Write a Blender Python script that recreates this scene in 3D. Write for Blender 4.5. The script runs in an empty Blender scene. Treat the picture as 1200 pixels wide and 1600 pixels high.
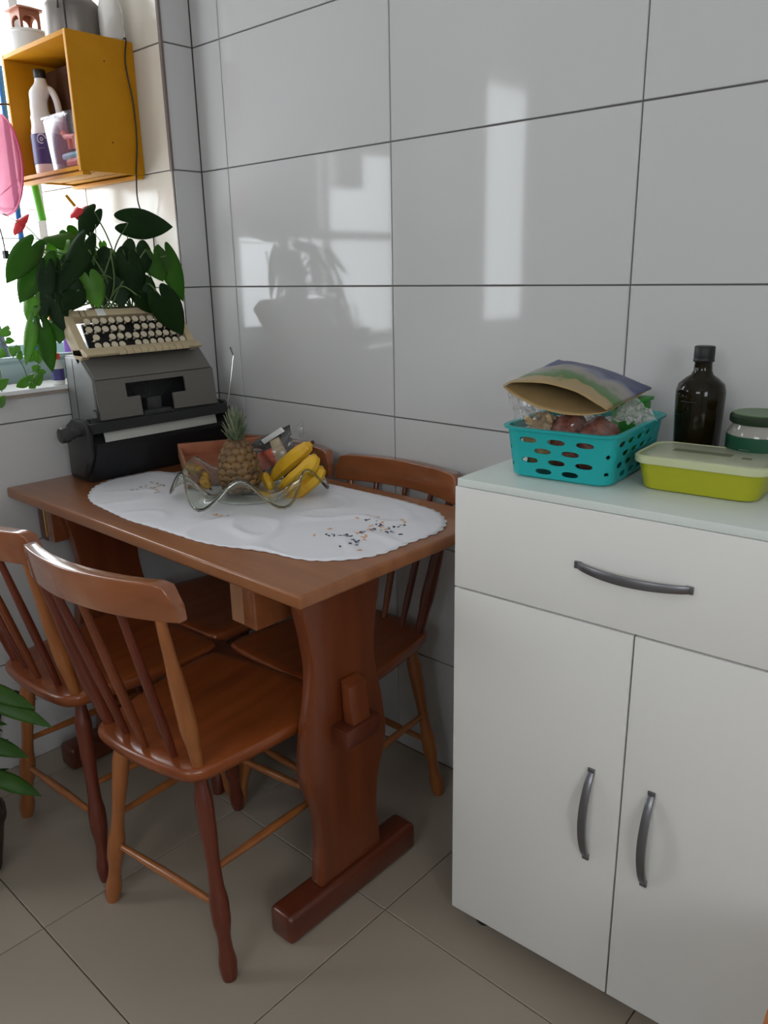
import bpy, bmesh, math, random
from mathutils import Vector, Matrix, noise
random.seed(7)
C = bpy.context.scene.collection
PI = math.pi

# ------------------------------------------------------------------ camera
FPX = 1234.1
CAM = Vector((2.052, -1.4906, 1.300))
YAW, PITCH, ROLL = -0.7398, 0.2943, -0.0188
FW = Vector((math.sin(YAW)*math.cos(PITCH), math.cos(YAW)*math.cos(PITCH), -math.sin(PITCH)))
_r = Vector((math.cos(YAW), -math.sin(YAW), 0)); _u = _r.cross(FW)
RT = _r*math.cos(ROLL) + _u*math.sin(ROLL)
UP = -_r*math.sin(ROLL) + _u*math.cos(ROLL)
cd = bpy.data.cameras.new('camera'); cam = bpy.data.objects.new('camera', cd); C.objects.link(cam)
M3 = Matrix((RT, UP, -FW)).transposed()
cam.matrix_world = Matrix.Translation(CAM) @ M3.to_4x4()
cd.sensor_fit = 'HORIZONTAL'; cd.sensor_width = 36; cd.lens = FPX/1200*36; cd.clip_start = .02
bpy.context.scene.camera = cam

# ------------------------------------------------------------------ light and exposure
sc = bpy.context.scene
sc.view_settings.view_transform = 'Standard'; sc.view_settings.look = 'None'
sc.view_settings.gamma = 1; sc.view_settings.use_curve_mapping = False
sc.view_settings.exposure = -0.06
w = bpy.data.worlds.new('overcast_sky'); sc.world = w; w.use_nodes = True
bg = w.node_tree.nodes['Background']; bg.inputs[0].default_value = (.90, .955, 1, 1); bg.inputs[1].default_value = 8.5
def portal(loc, rot, sx, sy):
    l = bpy.data.lights.new('sky_portal', 'AREA'); l.shape = 'RECTANGLE'; l.size = sx; l.size_y = sy
    l.cycles.is_portal = True
    o = bpy.data.objects.new('sky_portal', l); o.location = loc; o.rotation_euler = rot; C.objects.link(o)
WIN = (-.955, -.096, 1.03, 2.25)      # opening in the left wall: y0, y1, z0, z1
DOOR = (-1.90, -1.43, 0, 2.15)
YF = -3.3; XW0 = 3.4
portal((-.86, -1.68, 1.675), (0, -PI/2, 0), 1.35, 3.16)      # laundry window
portal((2.0, YF-.01, 1.90), (PI/2, 0, 0), 1.0, .60)         # added high opening behind the viewer, for fill light
portal((XW0+.01, -2.05, 1.6), (0, PI/2, 0), .8, .9)           # added opening in the right wall, brightens the left wall and corner
# ceiling lamp of the room stays off: daylight only

# ------------------------------------------------------------------ helpers
def at(px, py, ax, v):
    """world point seen at a photo position, on the plane coordinate[ax] = v"""
    d = FW + RT*((px-600)/FPX) - UP*((py-800)/FPX)
    return CAM + d*((v-CAM[ax])/d[ax])

def wloc(o):
    p = Vector(o.location); q = o.parent
    while q: p = p + q.location; q = q.parent
    return p

def link(name, me, mat, parent=None, world=True):
    """link a mesh given in world coordinates (rotations of parents are applied later)"""
    o = bpy.data.objects.new(name, me); C.objects.link(o)
    if mat is not None:
        ms = mat if isinstance(mat, (list, tuple)) else [mat]
        if not me.materials:
            for m in ms: me.materials.append(m)
    if parent:
        o.parent = parent
        if world:
            off = wloc(parent)
            if off.length: me.transform(Matrix.Translation(-off))
    return o

def tag(o, label=None, cat=None, group=None, kind=None):
    if label: o['label'] = label
    if cat: o['category'] = cat
    if group: o['group'] = group
    if kind: o['kind'] = kind
    return o

def thing(name, label, cat, loc=(0, 0, 0), group=None):
    o = bpy.data.objects.new(name, None); C.objects.link(o); o.location = loc
    o.empty_display_size = .05
    return tag(o, label, cat, group)

class MB:
    def __init__(s): s.bm = bmesh.new()
    def box(s, a, b, bev=0, mat=None, seg=2, mi=0):
        a = Vector(a); b = Vector(b); c = (a+b)/2; d = b-a
        t = bmesh.new(); bmesh.ops.create_cube(t, size=1)
        bmesh.ops.scale(t, vec=(abs(d.x), abs(d.y), abs(d.z)), verts=t.verts)
        if bev: bmesh.ops.bevel(t, geom=list(t.edges), offset=bev, segments=seg, affect='EDGES', profile=.6)
        if mat is not None: bmesh.ops.transform(t, matrix=mat, verts=t.verts)
        bmesh.ops.translate(t, vec=c, verts=t.verts)
        for f in t.faces: f.material_index = mi
        s.add(t); return s
    def add(s, t):
        me = bpy.data.meshes.new('tmp'); t.to_mesh(me); t.free(); s.bm.from_mesh(me); bpy.data.meshes.remove(me)
    def tube(s, pts, rs, seg=10, cap=True, flat=1, closed=False):
        pts = [Vector(p) for p in pts]
        if not isinstance(rs, (list, tuple)): rs = [rs]*len(pts)
        rings = []; n = len(pts); prev = None
        for i, p in enumerate(pts):
            if closed: t = pts[(i+1) % n]-pts[i-1]
            else: t = pts[min(i+1, n-1)]-pts[max(i-1, 0)]
            t.normalize()
            if prev is None:
                a = Vector((0, 0, 1)) if abs(t.z) < .9 else Vector((1, 0, 0))
                u = t.cross(a).normalized()
            else: u = (prev-t*prev.dot(t)).normalized()
            v = t.cross(u); prev = u
            rings.append([s.bm.verts.new(p+(u*math.cos(2*PI*k/seg)+v*math.sin(2*PI*k/seg)*flat)*rs[i]) for k in range(seg)])
        m = n if closed else n-1
        for i in range(m):
            A = rings[i]; B = rings[(i+1) % n]
            for k in range(seg):
                s.bm.faces.new((A[k], A[(k+1) % seg], B[(k+1) % seg], B[k]))
        if cap and not closed:
            s.bm.faces.new(rings[0][::-1]); s.bm.faces.new(rings[-1])
        return s
    def lathe(s, prof, c=(0, 0, 0), seg=28, axis=None, sq=0, rfun=None):
        """prof: list of (r, z); axis: optional 3x3/4x4 matrix"""
        c = Vector(c); rings = []
        for r, z in prof:
            ring = []
            for k in range(seg):
                a = 2*PI*k/seg; rr = r
                if sq: rr = r*(1/((abs(math.cos(a))**sq+abs(math.sin(a))**sq)**(1/sq)))
                p = Vector((rr*math.cos(a), rr*math.sin(a), z))
                if rfun: p = rfun(p, a, r, z)
                if axis is not None: p = axis @ p
                ring.append(s.bm.verts.new(c+p))
            rings.append(ring)
        for A, B in zip(rings, rings[1:]):
            for k in range(seg): s.bm.faces.new((A[k], A[(k+1) % seg], B[(k+1) % seg], B[k]))
        s.bm.faces.new(rings[0][::-1]); s.bm.faces.new(rings[-1])
        return s
    def prism(s, poly, d, bev=0, seg=2):
        """poly: list of 3D points (planar), extruded by vector d"""
        t = bmesh.new(); vs = [t.verts.new(Vector(p)) for p in poly]
        f = t.faces.new(vs); r = bmesh.ops.extrude_face_region(t, geom=[f])
        bmesh.ops.translate(t, vec=Vector(d), verts=[v for v in r['geom'] if isinstance(v, bmesh.types.BMVert)])
        bmesh.ops.recalc_face_normals(t, faces=t.faces)
        if bev: bmesh.ops.bevel(t, geom=list(t.edges), offset=bev, segments=seg, affect='EDGES', profile=.6)
        s.add(t); return s
    def grid(s, fn, nu, nv, closed_u=False, mi=0):
        V = [[s.bm.verts.new(fn(i/nu, j/nv)) for j in range(nv+1)] for i in range(nu if closed_u else nu+1)]
        n = len(V)
        for i in range(nu):
            for j in range(nv):
                f = s.bm.faces.new((V[i][j], V[(i+1) % n][j], V[(i+1) % n][j+1], V[i][j+1])); f.material_index = mi
        return s
    def mesh(s, smooth=True, angle=40, recalc=True):
        if recalc: bmesh.ops.recalc_face_normals(s.bm, faces=s.bm.faces)
        me = bpy.data.meshes.new('m'); s.bm.to_mesh(me); s.bm.free()
        if smooth:
            me.shade_smooth()
            me.set_sharp_from_angle(angle=math.radians(angle))
        return me
    def put(s, name, mat, parent=None, smooth=True, angle=40, world=True):
        return link(name, s.mesh(smooth, angle), mat, parent, world)

def solid(o, t, off=0):
    m = o.modifiers.new('thickness', 'SOLIDIFY'); m.thickness = t; m.offset = off; return o
def subsurf(o, n=1):
    m = o.modifiers.new('smooth', 'SUBSURF'); m.levels = n; m.render_levels = n; return o

def plate(outline, holes, thick):
    """flat plate in XY with holes, thickness along Z centred, as a bmesh"""
    cu = bpy.data.curves.new('plate', 'CURVE'); cu.dimensions = '2D'; cu.fill_mode = 'BOTH'; cu.extrude = thick/2
    for loop in [outline]+holes:
        sp = cu.splines.new('POLY'); sp.points.add(len(loop)-1); sp.use_cyclic_u = True
        for p, q in zip(sp.points, loop): p.co = (q[0], q[1], 0, 1)
    o = bpy.data.objects.new('plate_tmp', cu); C.objects.link(o)
    dg = bpy.context.evaluated_depsgraph_get(); me = bpy.data.meshes.new_from_object(o.evaluated_get(dg))
    bpy.data.objects.remove(o); t = bmesh.new(); t.from_mesh(me); bpy.data.meshes.remove(me)
    bmesh.ops.remove_doubles(t, verts=t.verts, dist=1e-6)
    bmesh.ops.recalc_face_normals(t, faces=t.faces)
    return t

def ell(cx, cy, a, b, n=16, e=2.0):
    out = []
    for k in range(n):
        t = 2*PI*k/n; c, s_ = math.cos(t), math.sin(t)
        out.append((cx+a*math.copysign(abs(c)**(2/e), c), cy+b*math.copysign(abs(s_)**(2/e), s_)))
    return out

def bez(p, n=12):
    """smooth curve through points (Catmull-Rom)"""
    P = [Vector(q) for q in p]; P = [2*P[0]-P[1]]+P+[2*P[-1]-P[-2]]; out = []
    for i in range(1, len(P)-2):
        a, b, c, d = P[i-1:i+3]
        for k in range(n):
            t = k/n
            out.append(.5*((2*b)+(c-a)*t+(2*a-5*b+4*c-d)*t*t+(3*b-a-3*c+d)*t**3))
    out.append(P[-2]); return out

def interp(prof, t):
    for (a, x), (b, y) in zip(prof, prof[1:]):
        if t <= b:
            u = (t-a)/(b-a); u = u*u*(3-2*u); return x+(y-x)*u
    return prof[-1][1]

def copy_tree(o, parent=None):
    c = o.copy(); C.objects.link(c); c.parent = parent
    for ch in list(o.children): copy_tree(ch, c)
    return c

# ------------------------------------------------------------------ materials
def mat(name, col, rough=.5, metal=0, spec=.5, trans=0, ior=1.45, coat=0, alpha=1, bump=None, var=None, sss=0):
    m = bpy.data.materials.new(name); m.use_nodes = True; nt = m.node_tree; b = nt.nodes['Principled BSDF']
    b.inputs['Base Color'].default_value = (*col, 1); b.inputs['Roughness'].default_value = rough
    b.inputs['Metallic'].default_value = metal; b.inputs['Specular IOR Level'].default_value = spec
    b.inputs['Transmission Weight'].default_value = trans; b.inputs['IOR'].default_value = ior
    b.inputs['Coat Weight'].default_value = coat; b.inputs['Coat Roughness'].default_value = .10
    b.inputs['Alpha'].default_value = alpha
    tc = nt.nodes.new('ShaderNodeTexCoord')
    if var:   # (scale xyz, colour2, contrast)
        sc_, c2, lo, hi = var
        mp = nt.nodes.new('ShaderNodeMapping'); mp.inputs['Scale'].default_value = sc_
        nz = nt.nodes.new('ShaderNodeTexNoise'); nz.inputs['Scale'].default_value = 1; nz.inputs['Detail'].default_value = 6
        rp = nt.nodes.new('ShaderNodeValToRGB'); rp.color_ramp.elements[0].position = lo; rp.color_ramp.elements[1].position = hi
        rp.color_ramp.elements[0].color = (*col, 1); rp.color_ramp.elements[1].color = (*c2, 1)
        nt.links.new(tc.outputs['Object'], mp.inputs[0]); nt.links.new(mp.outputs[0], nz.inputs['Vector'])
        nt.links.new(nz.outputs[0], rp.inputs[0]); nt.links.new(rp.outputs[0], b.inputs['Base Color'])
    if bump:  # (scale, strength)
        nz = nt.nodes.new('ShaderNodeTexNoise'); nz.inputs['Scale'].default_value = bump[0]; nz.inputs['Detail'].default_value = 3
        bp = nt.nodes.new('ShaderNodeBump'); bp.inputs['Strength'].default_value = bump[1]; bp.inputs['Distance'].default_value = .004
        nt.links.new(tc.outputs['Object'], nz.inputs['Vector']); nt.links.new(nz.outputs[0], bp.inputs['Height'])
        nt.links.new(bp.outputs[0], b.inputs['Normal'])
    return m

def clear(name, col=(1, 1, 1), rough=.05, op=.12, fres=.7):
    """thin clear plastic: see-through, a little milky body, gloss that grows at grazing angles"""
    m = bpy.data.materials.new(name); m.use_nodes = True; nt = m.node_tree; nt.nodes.remove(nt.nodes['Principled BSDF'])
    tr = nt.nodes.new('ShaderNodeBsdfTransparent'); df = nt.nodes.new('ShaderNodeBsdfDiffuse'); gl = nt.nodes.new('ShaderNodeBsdfGlossy')
    tr.inputs[0].default_value = tuple(.45+.55*c for c in col)+(1,); df.inputs[0].default_value = (*col, 1)
    gl.inputs[0].default_value = (.95, .95, .95, 1); gl.inputs['Roughness'].default_value = rough
    m1 = nt.nodes.new('ShaderNodeMixShader'); m1.inputs[0].default_value = op
    m2 = nt.nodes.new('ShaderNodeMixShader'); lw = nt.nodes.new('ShaderNodeLayerWeight'); lw.inputs[0].default_value = .5
    pw = nt.nodes.new('ShaderNodeMath'); pw.operation = 'POWER'; pw.inputs[1].default_value = 4; ofs = nt.nodes.new('ShaderNodeMath'); ofs.operation = 'ADD'; ofs.inputs[1].default_value = .05; ofs.use_clamp = True
    nt.links.new(lw.outputs['Facing'], pw.inputs[0]); nt.links.new(pw.outputs[0], ofs.inputs[0])
    ma = nt.nodes.new('ShaderNodeMath'); ma.operation = 'MULTIPLY'; ma.inputs[1].default_value = fres
    nt.links.new(tr.outputs[0], m1.inputs[1]); nt.links.new(df.outputs[0], m1.inputs[2])
    nt.links.new(ofs.outputs[0], ma.inputs[0]); nt.links.new(ma.outputs[0], m2.inputs[0])
    nt.links.new(m1.outputs[0], m2.inputs[1]); nt.links.new(gl.outputs[0], m2.inputs[2])
    nt.links.new(m2.outputs[0], nt.nodes['Material Output'].inputs[0])
    return m

M = {}
M['tile'] = mat('white_glazed_tile', (.56, .555, .55), .06, spec=.36, bump=(2.2, .05))
M['tile_cream'] = mat('cream_tile', (.62, .57, .49), .15)
M['grout'] = mat('grey_grout', (.16, .15, .145), .9)
M['floor'] = mat('beige_porcelain', (.36, .305, .245), .30, spec=.4, var=((1.5, 1.5, 1.5), (.33, .28, .225), .35, .65))
M['floor_grout'] = mat('floor_grout', (.20, .165, .13), .9)
M['ceil'] = mat('ceiling_paint', (.80, .78, .75), .9)
M['trim'] = mat('brown_trim', (.16, .125, .115), .45)
M['sill'] = mat('sill_stone', (.75, .75, .74), .3)
M['sill_edge'] = mat('sill_edge', (.30, .24, .20), .5)
def wood(name, a, b, sx=(3, 3, 22), rough=.32, coat=.35):
    return mat(name, a, rough, spec=.45, coat=coat, var=(sx, b, .3, .7))
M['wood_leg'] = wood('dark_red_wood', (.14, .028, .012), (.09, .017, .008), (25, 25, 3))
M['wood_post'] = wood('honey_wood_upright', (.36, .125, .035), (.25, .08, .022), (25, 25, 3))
M['wood_seat'] = wood('cherry_wood_seat', (.26, .062, .014), (.155, .034, .008), (22, 2.5, 10))
M['wood_rail'] = wood('cherry_wood_rail', (.32, .105, .038), (.22, .066, .023), (4, 20, 20), .22, .9)
M['wood_table'] = wood('table_wood', (.33, .125, .046), (.24, .085, .030), (3, 26, 10), .33)
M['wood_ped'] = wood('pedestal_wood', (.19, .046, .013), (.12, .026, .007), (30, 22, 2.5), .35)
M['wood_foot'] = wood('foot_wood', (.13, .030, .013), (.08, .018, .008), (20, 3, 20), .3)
M['wood_pale'] = wood('pale_cut_wood', (.42, .21, .11), (.33, .15, .08), (30, 30, 4), .5, 0)
M['wood_tray'] = wood('tray_wood', (.40, .15, .08), (.30, .10, .05), (8, 20, 20), .45, 0)
M['brass'] = mat('brass', (.75, .52, .2), .25, metal=1)
M['cab'] = mat('white_melamine', (.74, .73, .70), .42, spec=.4)
M['cab_top'] = mat('white_cabinet_top', (.66, .71, .67), .3, spec=.5)
M['cab_in'] = mat('cabinet_gap', (.05, .045, .04), .8)
M['handle'] = mat('grey_metal_handle', (.20, .20, .215), .33, metal=.85)
M['black'] = mat('black_plastic', (.012, .012, .012), .4)
M['cloth'] = mat('white_cotton', (.80, .80, .84), .85, spec=.2, bump=(900, .12))
M['thr_or'] = mat('orange_thread', (.75, .38, .18), .8)
M['thr_bl'] = mat('navy_thread', (.03, .04, .09), .8)
M['thr_br'] = mat('olive_thread', (.25, .19, .10), .8)
M['glass'] = mat('greenish_bowl_glass', (.90, .93, .86), .03, trans=1, ior=1.45)
M['tw_grey'] = mat('grey_painted_metal', (.135, .126, .112), .42, spec=.4, bump=(300, .08))
M['tw_side'] = mat('grey_side_panel', (.23, .235, .23), .42)
M['tw_dark'] = mat('charcoal_metal', (.014, .014, .0155), .42, spec=.35)
M['tw_mid'] = mat('dark_grey_metal', (.038, .038, .038), .34, metal=.2)
M['tw_pale'] = mat('pale_paper_scale', (.42, .42, .38), .4)
M['chrome'] = mat('chrome', (.6, .58, .55), .2, metal=1)
M['cream'] = mat('yellowed_cream_plastic', (.52, .42, .26), .45)
M['key'] = mat('aged_key_tops', (.62, .54, .40), .35)
M['key_c'] = mat('key_legend', (.32, .26, .18), .5)
M['white'] = mat('white_plastic', (.75, .75, .73), .35)
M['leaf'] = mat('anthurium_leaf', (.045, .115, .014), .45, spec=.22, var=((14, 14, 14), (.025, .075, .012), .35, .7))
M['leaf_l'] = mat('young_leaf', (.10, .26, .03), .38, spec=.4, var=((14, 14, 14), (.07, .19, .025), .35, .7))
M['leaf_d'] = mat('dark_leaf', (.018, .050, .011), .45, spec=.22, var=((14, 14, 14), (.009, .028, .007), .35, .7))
M['stem'] = mat('plant_stem', (.10, .16, .05), .5)
M['red'] = mat('red_spathe', (.62, .03, .035), .3)
M['soil'] = mat('dark_soil', (.02, .014, .01), .95)
for k in ('leaf', 'leaf_l', 'leaf_d'):      # leaves let some daylight through
    nt = M[k].node_tree; b = nt.nodes['Principled BSDF']; tl = nt.nodes.new('ShaderNodeBsdfTranslucent'); ad = nt.nodes.new('ShaderNodeMixShader')
    tl.inputs[0].default_value = {'leaf': (.14, .36, .02, 1), 'leaf_l': (.30, .62, .05, 1), 'leaf_d': (.03, .10, .01, 1)}[k]
    ad.inputs[0].default_value = .38
    nt.links.new(b.outputs[0], ad.inputs[1]); nt.links.new(tl.outputs[0], ad.inputs[2]); nt.links.new(ad.outputs[0], nt.nodes['Material Output'].inputs[0])
M['yellow'] = mat('ochre_paint', (.56, .245, .006), .5, spec=.22, var=((12, 12, 12), (.50, .21, .004), .35, .7))
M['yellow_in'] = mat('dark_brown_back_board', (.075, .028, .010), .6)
M['alu'] = mat('dull_aluminium', (.20, .18, .165), .38, metal=.5)
M['pink'] = clear('pink_translucent_plastic', (.72, .20, .33), .3, .72, .4)
M['pink_rim'] = mat('pink_plastic_rim', (.65, .08, .2), .4)
M['clearbox'] = clear('clear_plastic_box', (.80, .78, .86), .12, .02)
M['film'] = clear('crinkled_clear_film', (.9, .9, .9), .14, .05, .75)
M['navy'] = mat('navy_label', (.06, .055, .2), .5)
M['orange'] = mat('orange_plastic', (.75, .17, .03), .4)
M['green'] = mat('green_plastic', (.12, .55, .03), .35)
M['blue'] = mat('blue_pole', (.02, .16, .55), .35)
M['teal'] = mat('teal_basket_plastic', (.012, .36, .36), .38, spec=.45)
M['lime'] = mat('lime_tub_plastic', (.36, .37, .012), .4)
M['lid'] = clear('frosted_tub_lid', (.66, .70, .50), .3, .6, .6)
M['lid_rim'] = mat('frosted_lid_rim', (.52, .55, .33), .35)
M['dkgreen_lid'] = mat('green_box_lid', (.03, .25, .03), .4)
M['bottle'] = mat('dark_bottle_glass', (.010, .007, .002), .08, spec=.35)
M['cap'] = mat('black_cap', (.008, .008, .008), .5)
M['jar_lid'] = mat('green_black_lid', (.02, .035, .018), .3)
M['jar_lid_top'] = mat('green_lid_top', (.10, .18, .07), .35)
M['jar_label'] = mat('green_jar_label', (.008, .07, .035), .4)
M['jar_glass'] = mat('jar_glass', (.42, .40, .36), .08, trans=.25)
M['kraft'] = mat('kraft_paper', (.40, .27, .12), .6)
M['bread'] = mat('beige_cookies', (.50, .36, .20), .75, bump=(60, .6), var=((50, 50, 50), (.30, .19, .09), .4, .65))
M['dark_food'] = mat('dark_brown_food', (.14, .045, .03), .5, bump=(60, .6), var=((60, 60, 60), (.30, .12, .08), .45, .7))
M['banana'] = mat('ripe_banana', (.72, .42, .02), .5, var=((25, 25, 25), (.60, .30, .02), .45, .75))
M['banana_b'] = mat('brown_spotted_banana', (.42, .24, .03), .5, var=((40, 40, 40), (.10, .05, .02), .5, .65))
M['ban_end'] = mat('banana_tip', (.05, .03, .015), .7)
M['pine'] = mat('pineapple_eye', (.25, .14, .05), .5, var=((45, 45, 45), (.10, .062, .035), .38, .66))
M['pine_gap'] = mat('pineapple_groove', (.16, .07, .03), .8)
M['crown'] = mat('pineapple_crown', (.11, .155, .085), .5, var=((30, 30, 30), (.26, .27, .17), .45, .7))
M['tomato'] = mat('red_orange_packet', (.75, .09, .03), .4)
M['tan'] = mat('tan_tape', (.50, .40, .27), .6)
M['pot'] = mat('dark_pot', (.05, .025, .02), .5)
M['plaid'] = mat('grey_plaid_cloth', (.12, .13, .16), .9, var=((30, 30, 30), (.3, .31, .36), .45, .6))
M['paleblue'] = mat('pale_blue_cloth', (.45, .58, .62), .9, bump=(12, .8))
M['basin'] = mat('pale_blue_basin', (.55, .72, .75), .35)
M['purple'] = mat('purple_plastic', (.25, .10, .45), .5)
M['tealstick'] = mat('turquoise_handle', (.02, .45, .45), .4)
M['wall_out'] = mat('outside_plaster', (.75, .74, .72), .9)
M['orangewood'] = wood('orange_stool_wood', (.55, .16, .035), (.38, .10, .02), (25, 25, 4), .4)

# ------------------------------------------------------------------ room shell
H0, HS = 1.2674, .32            # a joint line and the row height of the wall tiles
XW, ZC = 3.4, 2.6
def struct(name, mb, m, parent=None):
    o = mb.put(name, m, parent, smooth=False)
    return tag(o, kind='structure')
T = .008
_tiles = {}
def tile(parent, o, u, v, su, sv, m, nrm, jig=.0012, g=.0016):
    """one tile: o origin, u/v unit dirs, sizes su sv, face normal nrm; origin at its centre"""
    key = (round(su, 3), round(sv, 3), tuple(round(x) for x in nrm), m.name)
    o = Vector(o); u = Vector(u); v = Vector(v); n = Vector(nrm)
    if key not in _tiles:
        mb = MB(); t = bmesh.new(); bmesh.ops.create_cube(t, size=1)
        bmesh.ops.scale(t, vec=(su-2*g, sv-2*g, T), verts=t.verts)
        top = [e for e in t.edges if all(x.co.z > 0 for x in e.verts)]
        bmesh.ops.bevel(t, geom=top, offset=.0012, segments=1, affect='EDGES')
        R_ = Matrix((u, v, n)).transposed().to_4x4()
        bmesh.ops.transform(t, matrix=R_, verts=t.verts); mb.add(t)
        me = mb.mesh(True, 20); me.materials.append(m); _tiles[key] = me
    ob = bpy.data.objects.new('tile', _tiles[key]); C.objects.link(ob); ob.parent = parent
    ob.location = o+u*su/2+v*sv/2-n*T/2
    ob.rotation_euler = [random.uniform(-jig, jig) for _ in range(3)]
    return ob
def cuts(a, b, first, step):
    c = [a]; x = first
    while x < b-1e-4:
        if x > a+1e-3: c.append(x)
        x += step
    return c+[b]
zc = cuts(0, ZC, H0-4*HS+1e-3, HS); zc = [0]+[z for z in zc if z > .05]

wb = struct('wall_back', MB().box((-.12, .0065, 0), (XW, .12, ZC)), M['grout'])
xs = cuts(0, XW, .123, .6102)
for x0, x1 in zip(xs, xs[1:]):
    for z0, z1 in zip(zc, zc[1:]):
        tile(wb, (x0, 0, z0), (1, 0, 0), (0, 0, 1), x1-x0, z1-z0, M['tile'], (0, -1, 0), .0008)

mb = MB(); X0 = -.12; XG = -.0065
mb.box((X0, -.0895, 0), (XG, .0065, ZC))
mb.box((X0, WIN[0], 0), (XG, WIN[1], WIN[2]-.012)); mb.box((X0, WIN[0], WIN[3]), (XG, WIN[1], ZC))
mb.box((X0, DOOR[1], 0), (XG, WIN[0], ZC)); mb.box((X0, DOOR[0], DOOR[3]), (XG, DOOR[1], ZC))
mb.box((X0, YF, 0), (XG, DOOR[0], ZC))
wl = struct('wall_left', mb, M['grout'])
def lt(y0, y1, z0, z1):
    ys = [y0]+[y for y in (-3.05, -2.44, -1.90, -1.43, -1.03, -.955, -.42, -.096) if y0+.01 < y < y1-.01]+[y1]
    zz = [z0]+[z for z in zc if z0+.01 < z < z1-.01]+[z1]
    for a, b in zip(ys, ys[1:]):
        for c, d in zip(zz, zz[1:]):
            tile(wl, (0, b, c), (0, -1, 0), (0, 0, 1), b-a, d-c, M['tile'], (1, 0, 0), .0006)
lt(-.096, 0, 0, ZC); lt(WIN[0], WIN[1], 0, WIN[2]-.012); lt(WIN[0], WIN[1], WIN[3], ZC)
lt(DOOR[1], WIN[0], 0, ZC); lt(DOOR[0], DOOR[1], DOOR[3], ZC); lt(YF, DOOR[0], 0, ZC)

mb = MB(); mb.box((XW, YF, 0), (XW+.1, -2.50, ZC)); mb.box((XW, -1.60, 0), (XW+.1, .12, ZC)); mb.box((XW, -2.50, 0), (XW+.1, -1.60, 1.2)); mb.box((XW, -2.50, 2.0), (XW+.1, -1.60, ZC))  # gap left in this unseen wall is an added opening for extra daylight
struct('wall_right', mb, M['ceil'])
mb = MB()
mb.box((-.95, YF-.1, 0), (1.5, YF, ZC)); mb.box((2.5, YF-.1, 0), (XW+.1, YF, ZC))
mb.box((1.5, YF-.1, 0), (2.5, YF, 1.6)); mb.box((1.5, YF-.1, 2.2), (2.5, YF, ZC))  # added opening, out of view, to light the cabinet front
struct('wall_front', mb, M['ceil'])
# outer wall of the laundry with its long window
mb = MB(); OX = -.85
mb.box((OX-.1, YF, 0), (OX, .12, 1.0)); mb.box((OX-.1, YF, 2.35), (OX, .12, ZC))
mb.box((OX-.1, -.10, 1.0), (OX, .12, 2.35)); mb.box((OX-.1, YF, 1.0), (OX, -3.26, 2.35))
mb.box((OX-.1, -1.27, 1.50), (OX, -.80, 2.35)); mb.box((OX-.1, -1.80, 1.87), (OX, -1.27, 2.35)); mb.box((OX-.1, -1.58, 1.70), (OX, -1.42, 1.87)); mb.box((OX-.1, -2.6, 2.2), (OX, -1.80, 2.35))
struct('wall_outer', mb, M['wall_out'])
mb = MB()
for y in (-.79, -1.35, -2.0, -2.62): mb.box((OX-.06, y-.02, 1.0), (OX-.03, y+.02, 2.35))
mb.box((OX-.06, -2.6, 1.46), (OX-.03, -.80, 1.50))
struct('window_2', mb, M['white'])
struct('ceiling', MB().box((-.95, YF-.1, ZC), (XW+.1, .12, ZC+.1)), M['ceil'])
# the wall that runs on beyond the opening (laundry side)
wr = struct('wall_laundry', MB().box((-.80, -.0895, 0), (X0, .12, ZC)), M['grout'])
zz = zc
for x0, x1 in ((-.80, -.50), (-.50, 0)):
    for z0, z1 in zip(zz, zz[1:]):
        if x1 == 0 and z1 <= WIN[2]: x1b = X0
        else: x1b = x1-.003 if x1 == 0 else x1
        tile(wr, (x0, -.096, z0), (1, 0, 0), (0, 0, 1), x1b-x0, z1-z0, M['tile_cream'], (0, -1, 0), 0)

fl = struct('floor', MB().box((-.95, YF-.1, -.05), (XW, .12, -.0066)), M['floor_grout'])
fx, fy, F = .615, -.996, .5053
xs = cuts(0, XW, fx-2*F, F); ys = cuts(YF, 0, fy-4*F, F)
xs = sorted(set(round(x, 4) for x in ([-.85]+[fx+k*F for k in range(-3, 6) if -.85 < fx+k*F < XW]+[XW])))
for x0, x1 in zip(xs, xs[1:]):
    for y0, y1 in zip(ys, ys[1:]):
        tile(fl, (x0, y0, 0), (1, 0, 0), (0, 1, 0), x1-x0, y1-y0, M['floor'], (0, 0, 1), .0004, .0011)

# corner trim of the opening, stone sill
struct('trim_1', MB().box((-.006, -.1035, 1.583), (.0045, -.096, ZC)), M['trim'])
struct('trim_2', MB().box((-.004, -.1005, WIN[2]), (.0015, -.097, 1.583)), M['trim'])
struct('window_1', MB().box((-.13, WIN[0], WIN[2]-.011), (.012, WIN[1]-.0002, WIN[2]), .002), M['sill'])
struct('trim_3', MB().box((.0005, WIN[0], WIN[2]-.018), (.0105, WIN[1], WIN[2]-.0113)), M['sill_edge'])

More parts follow.
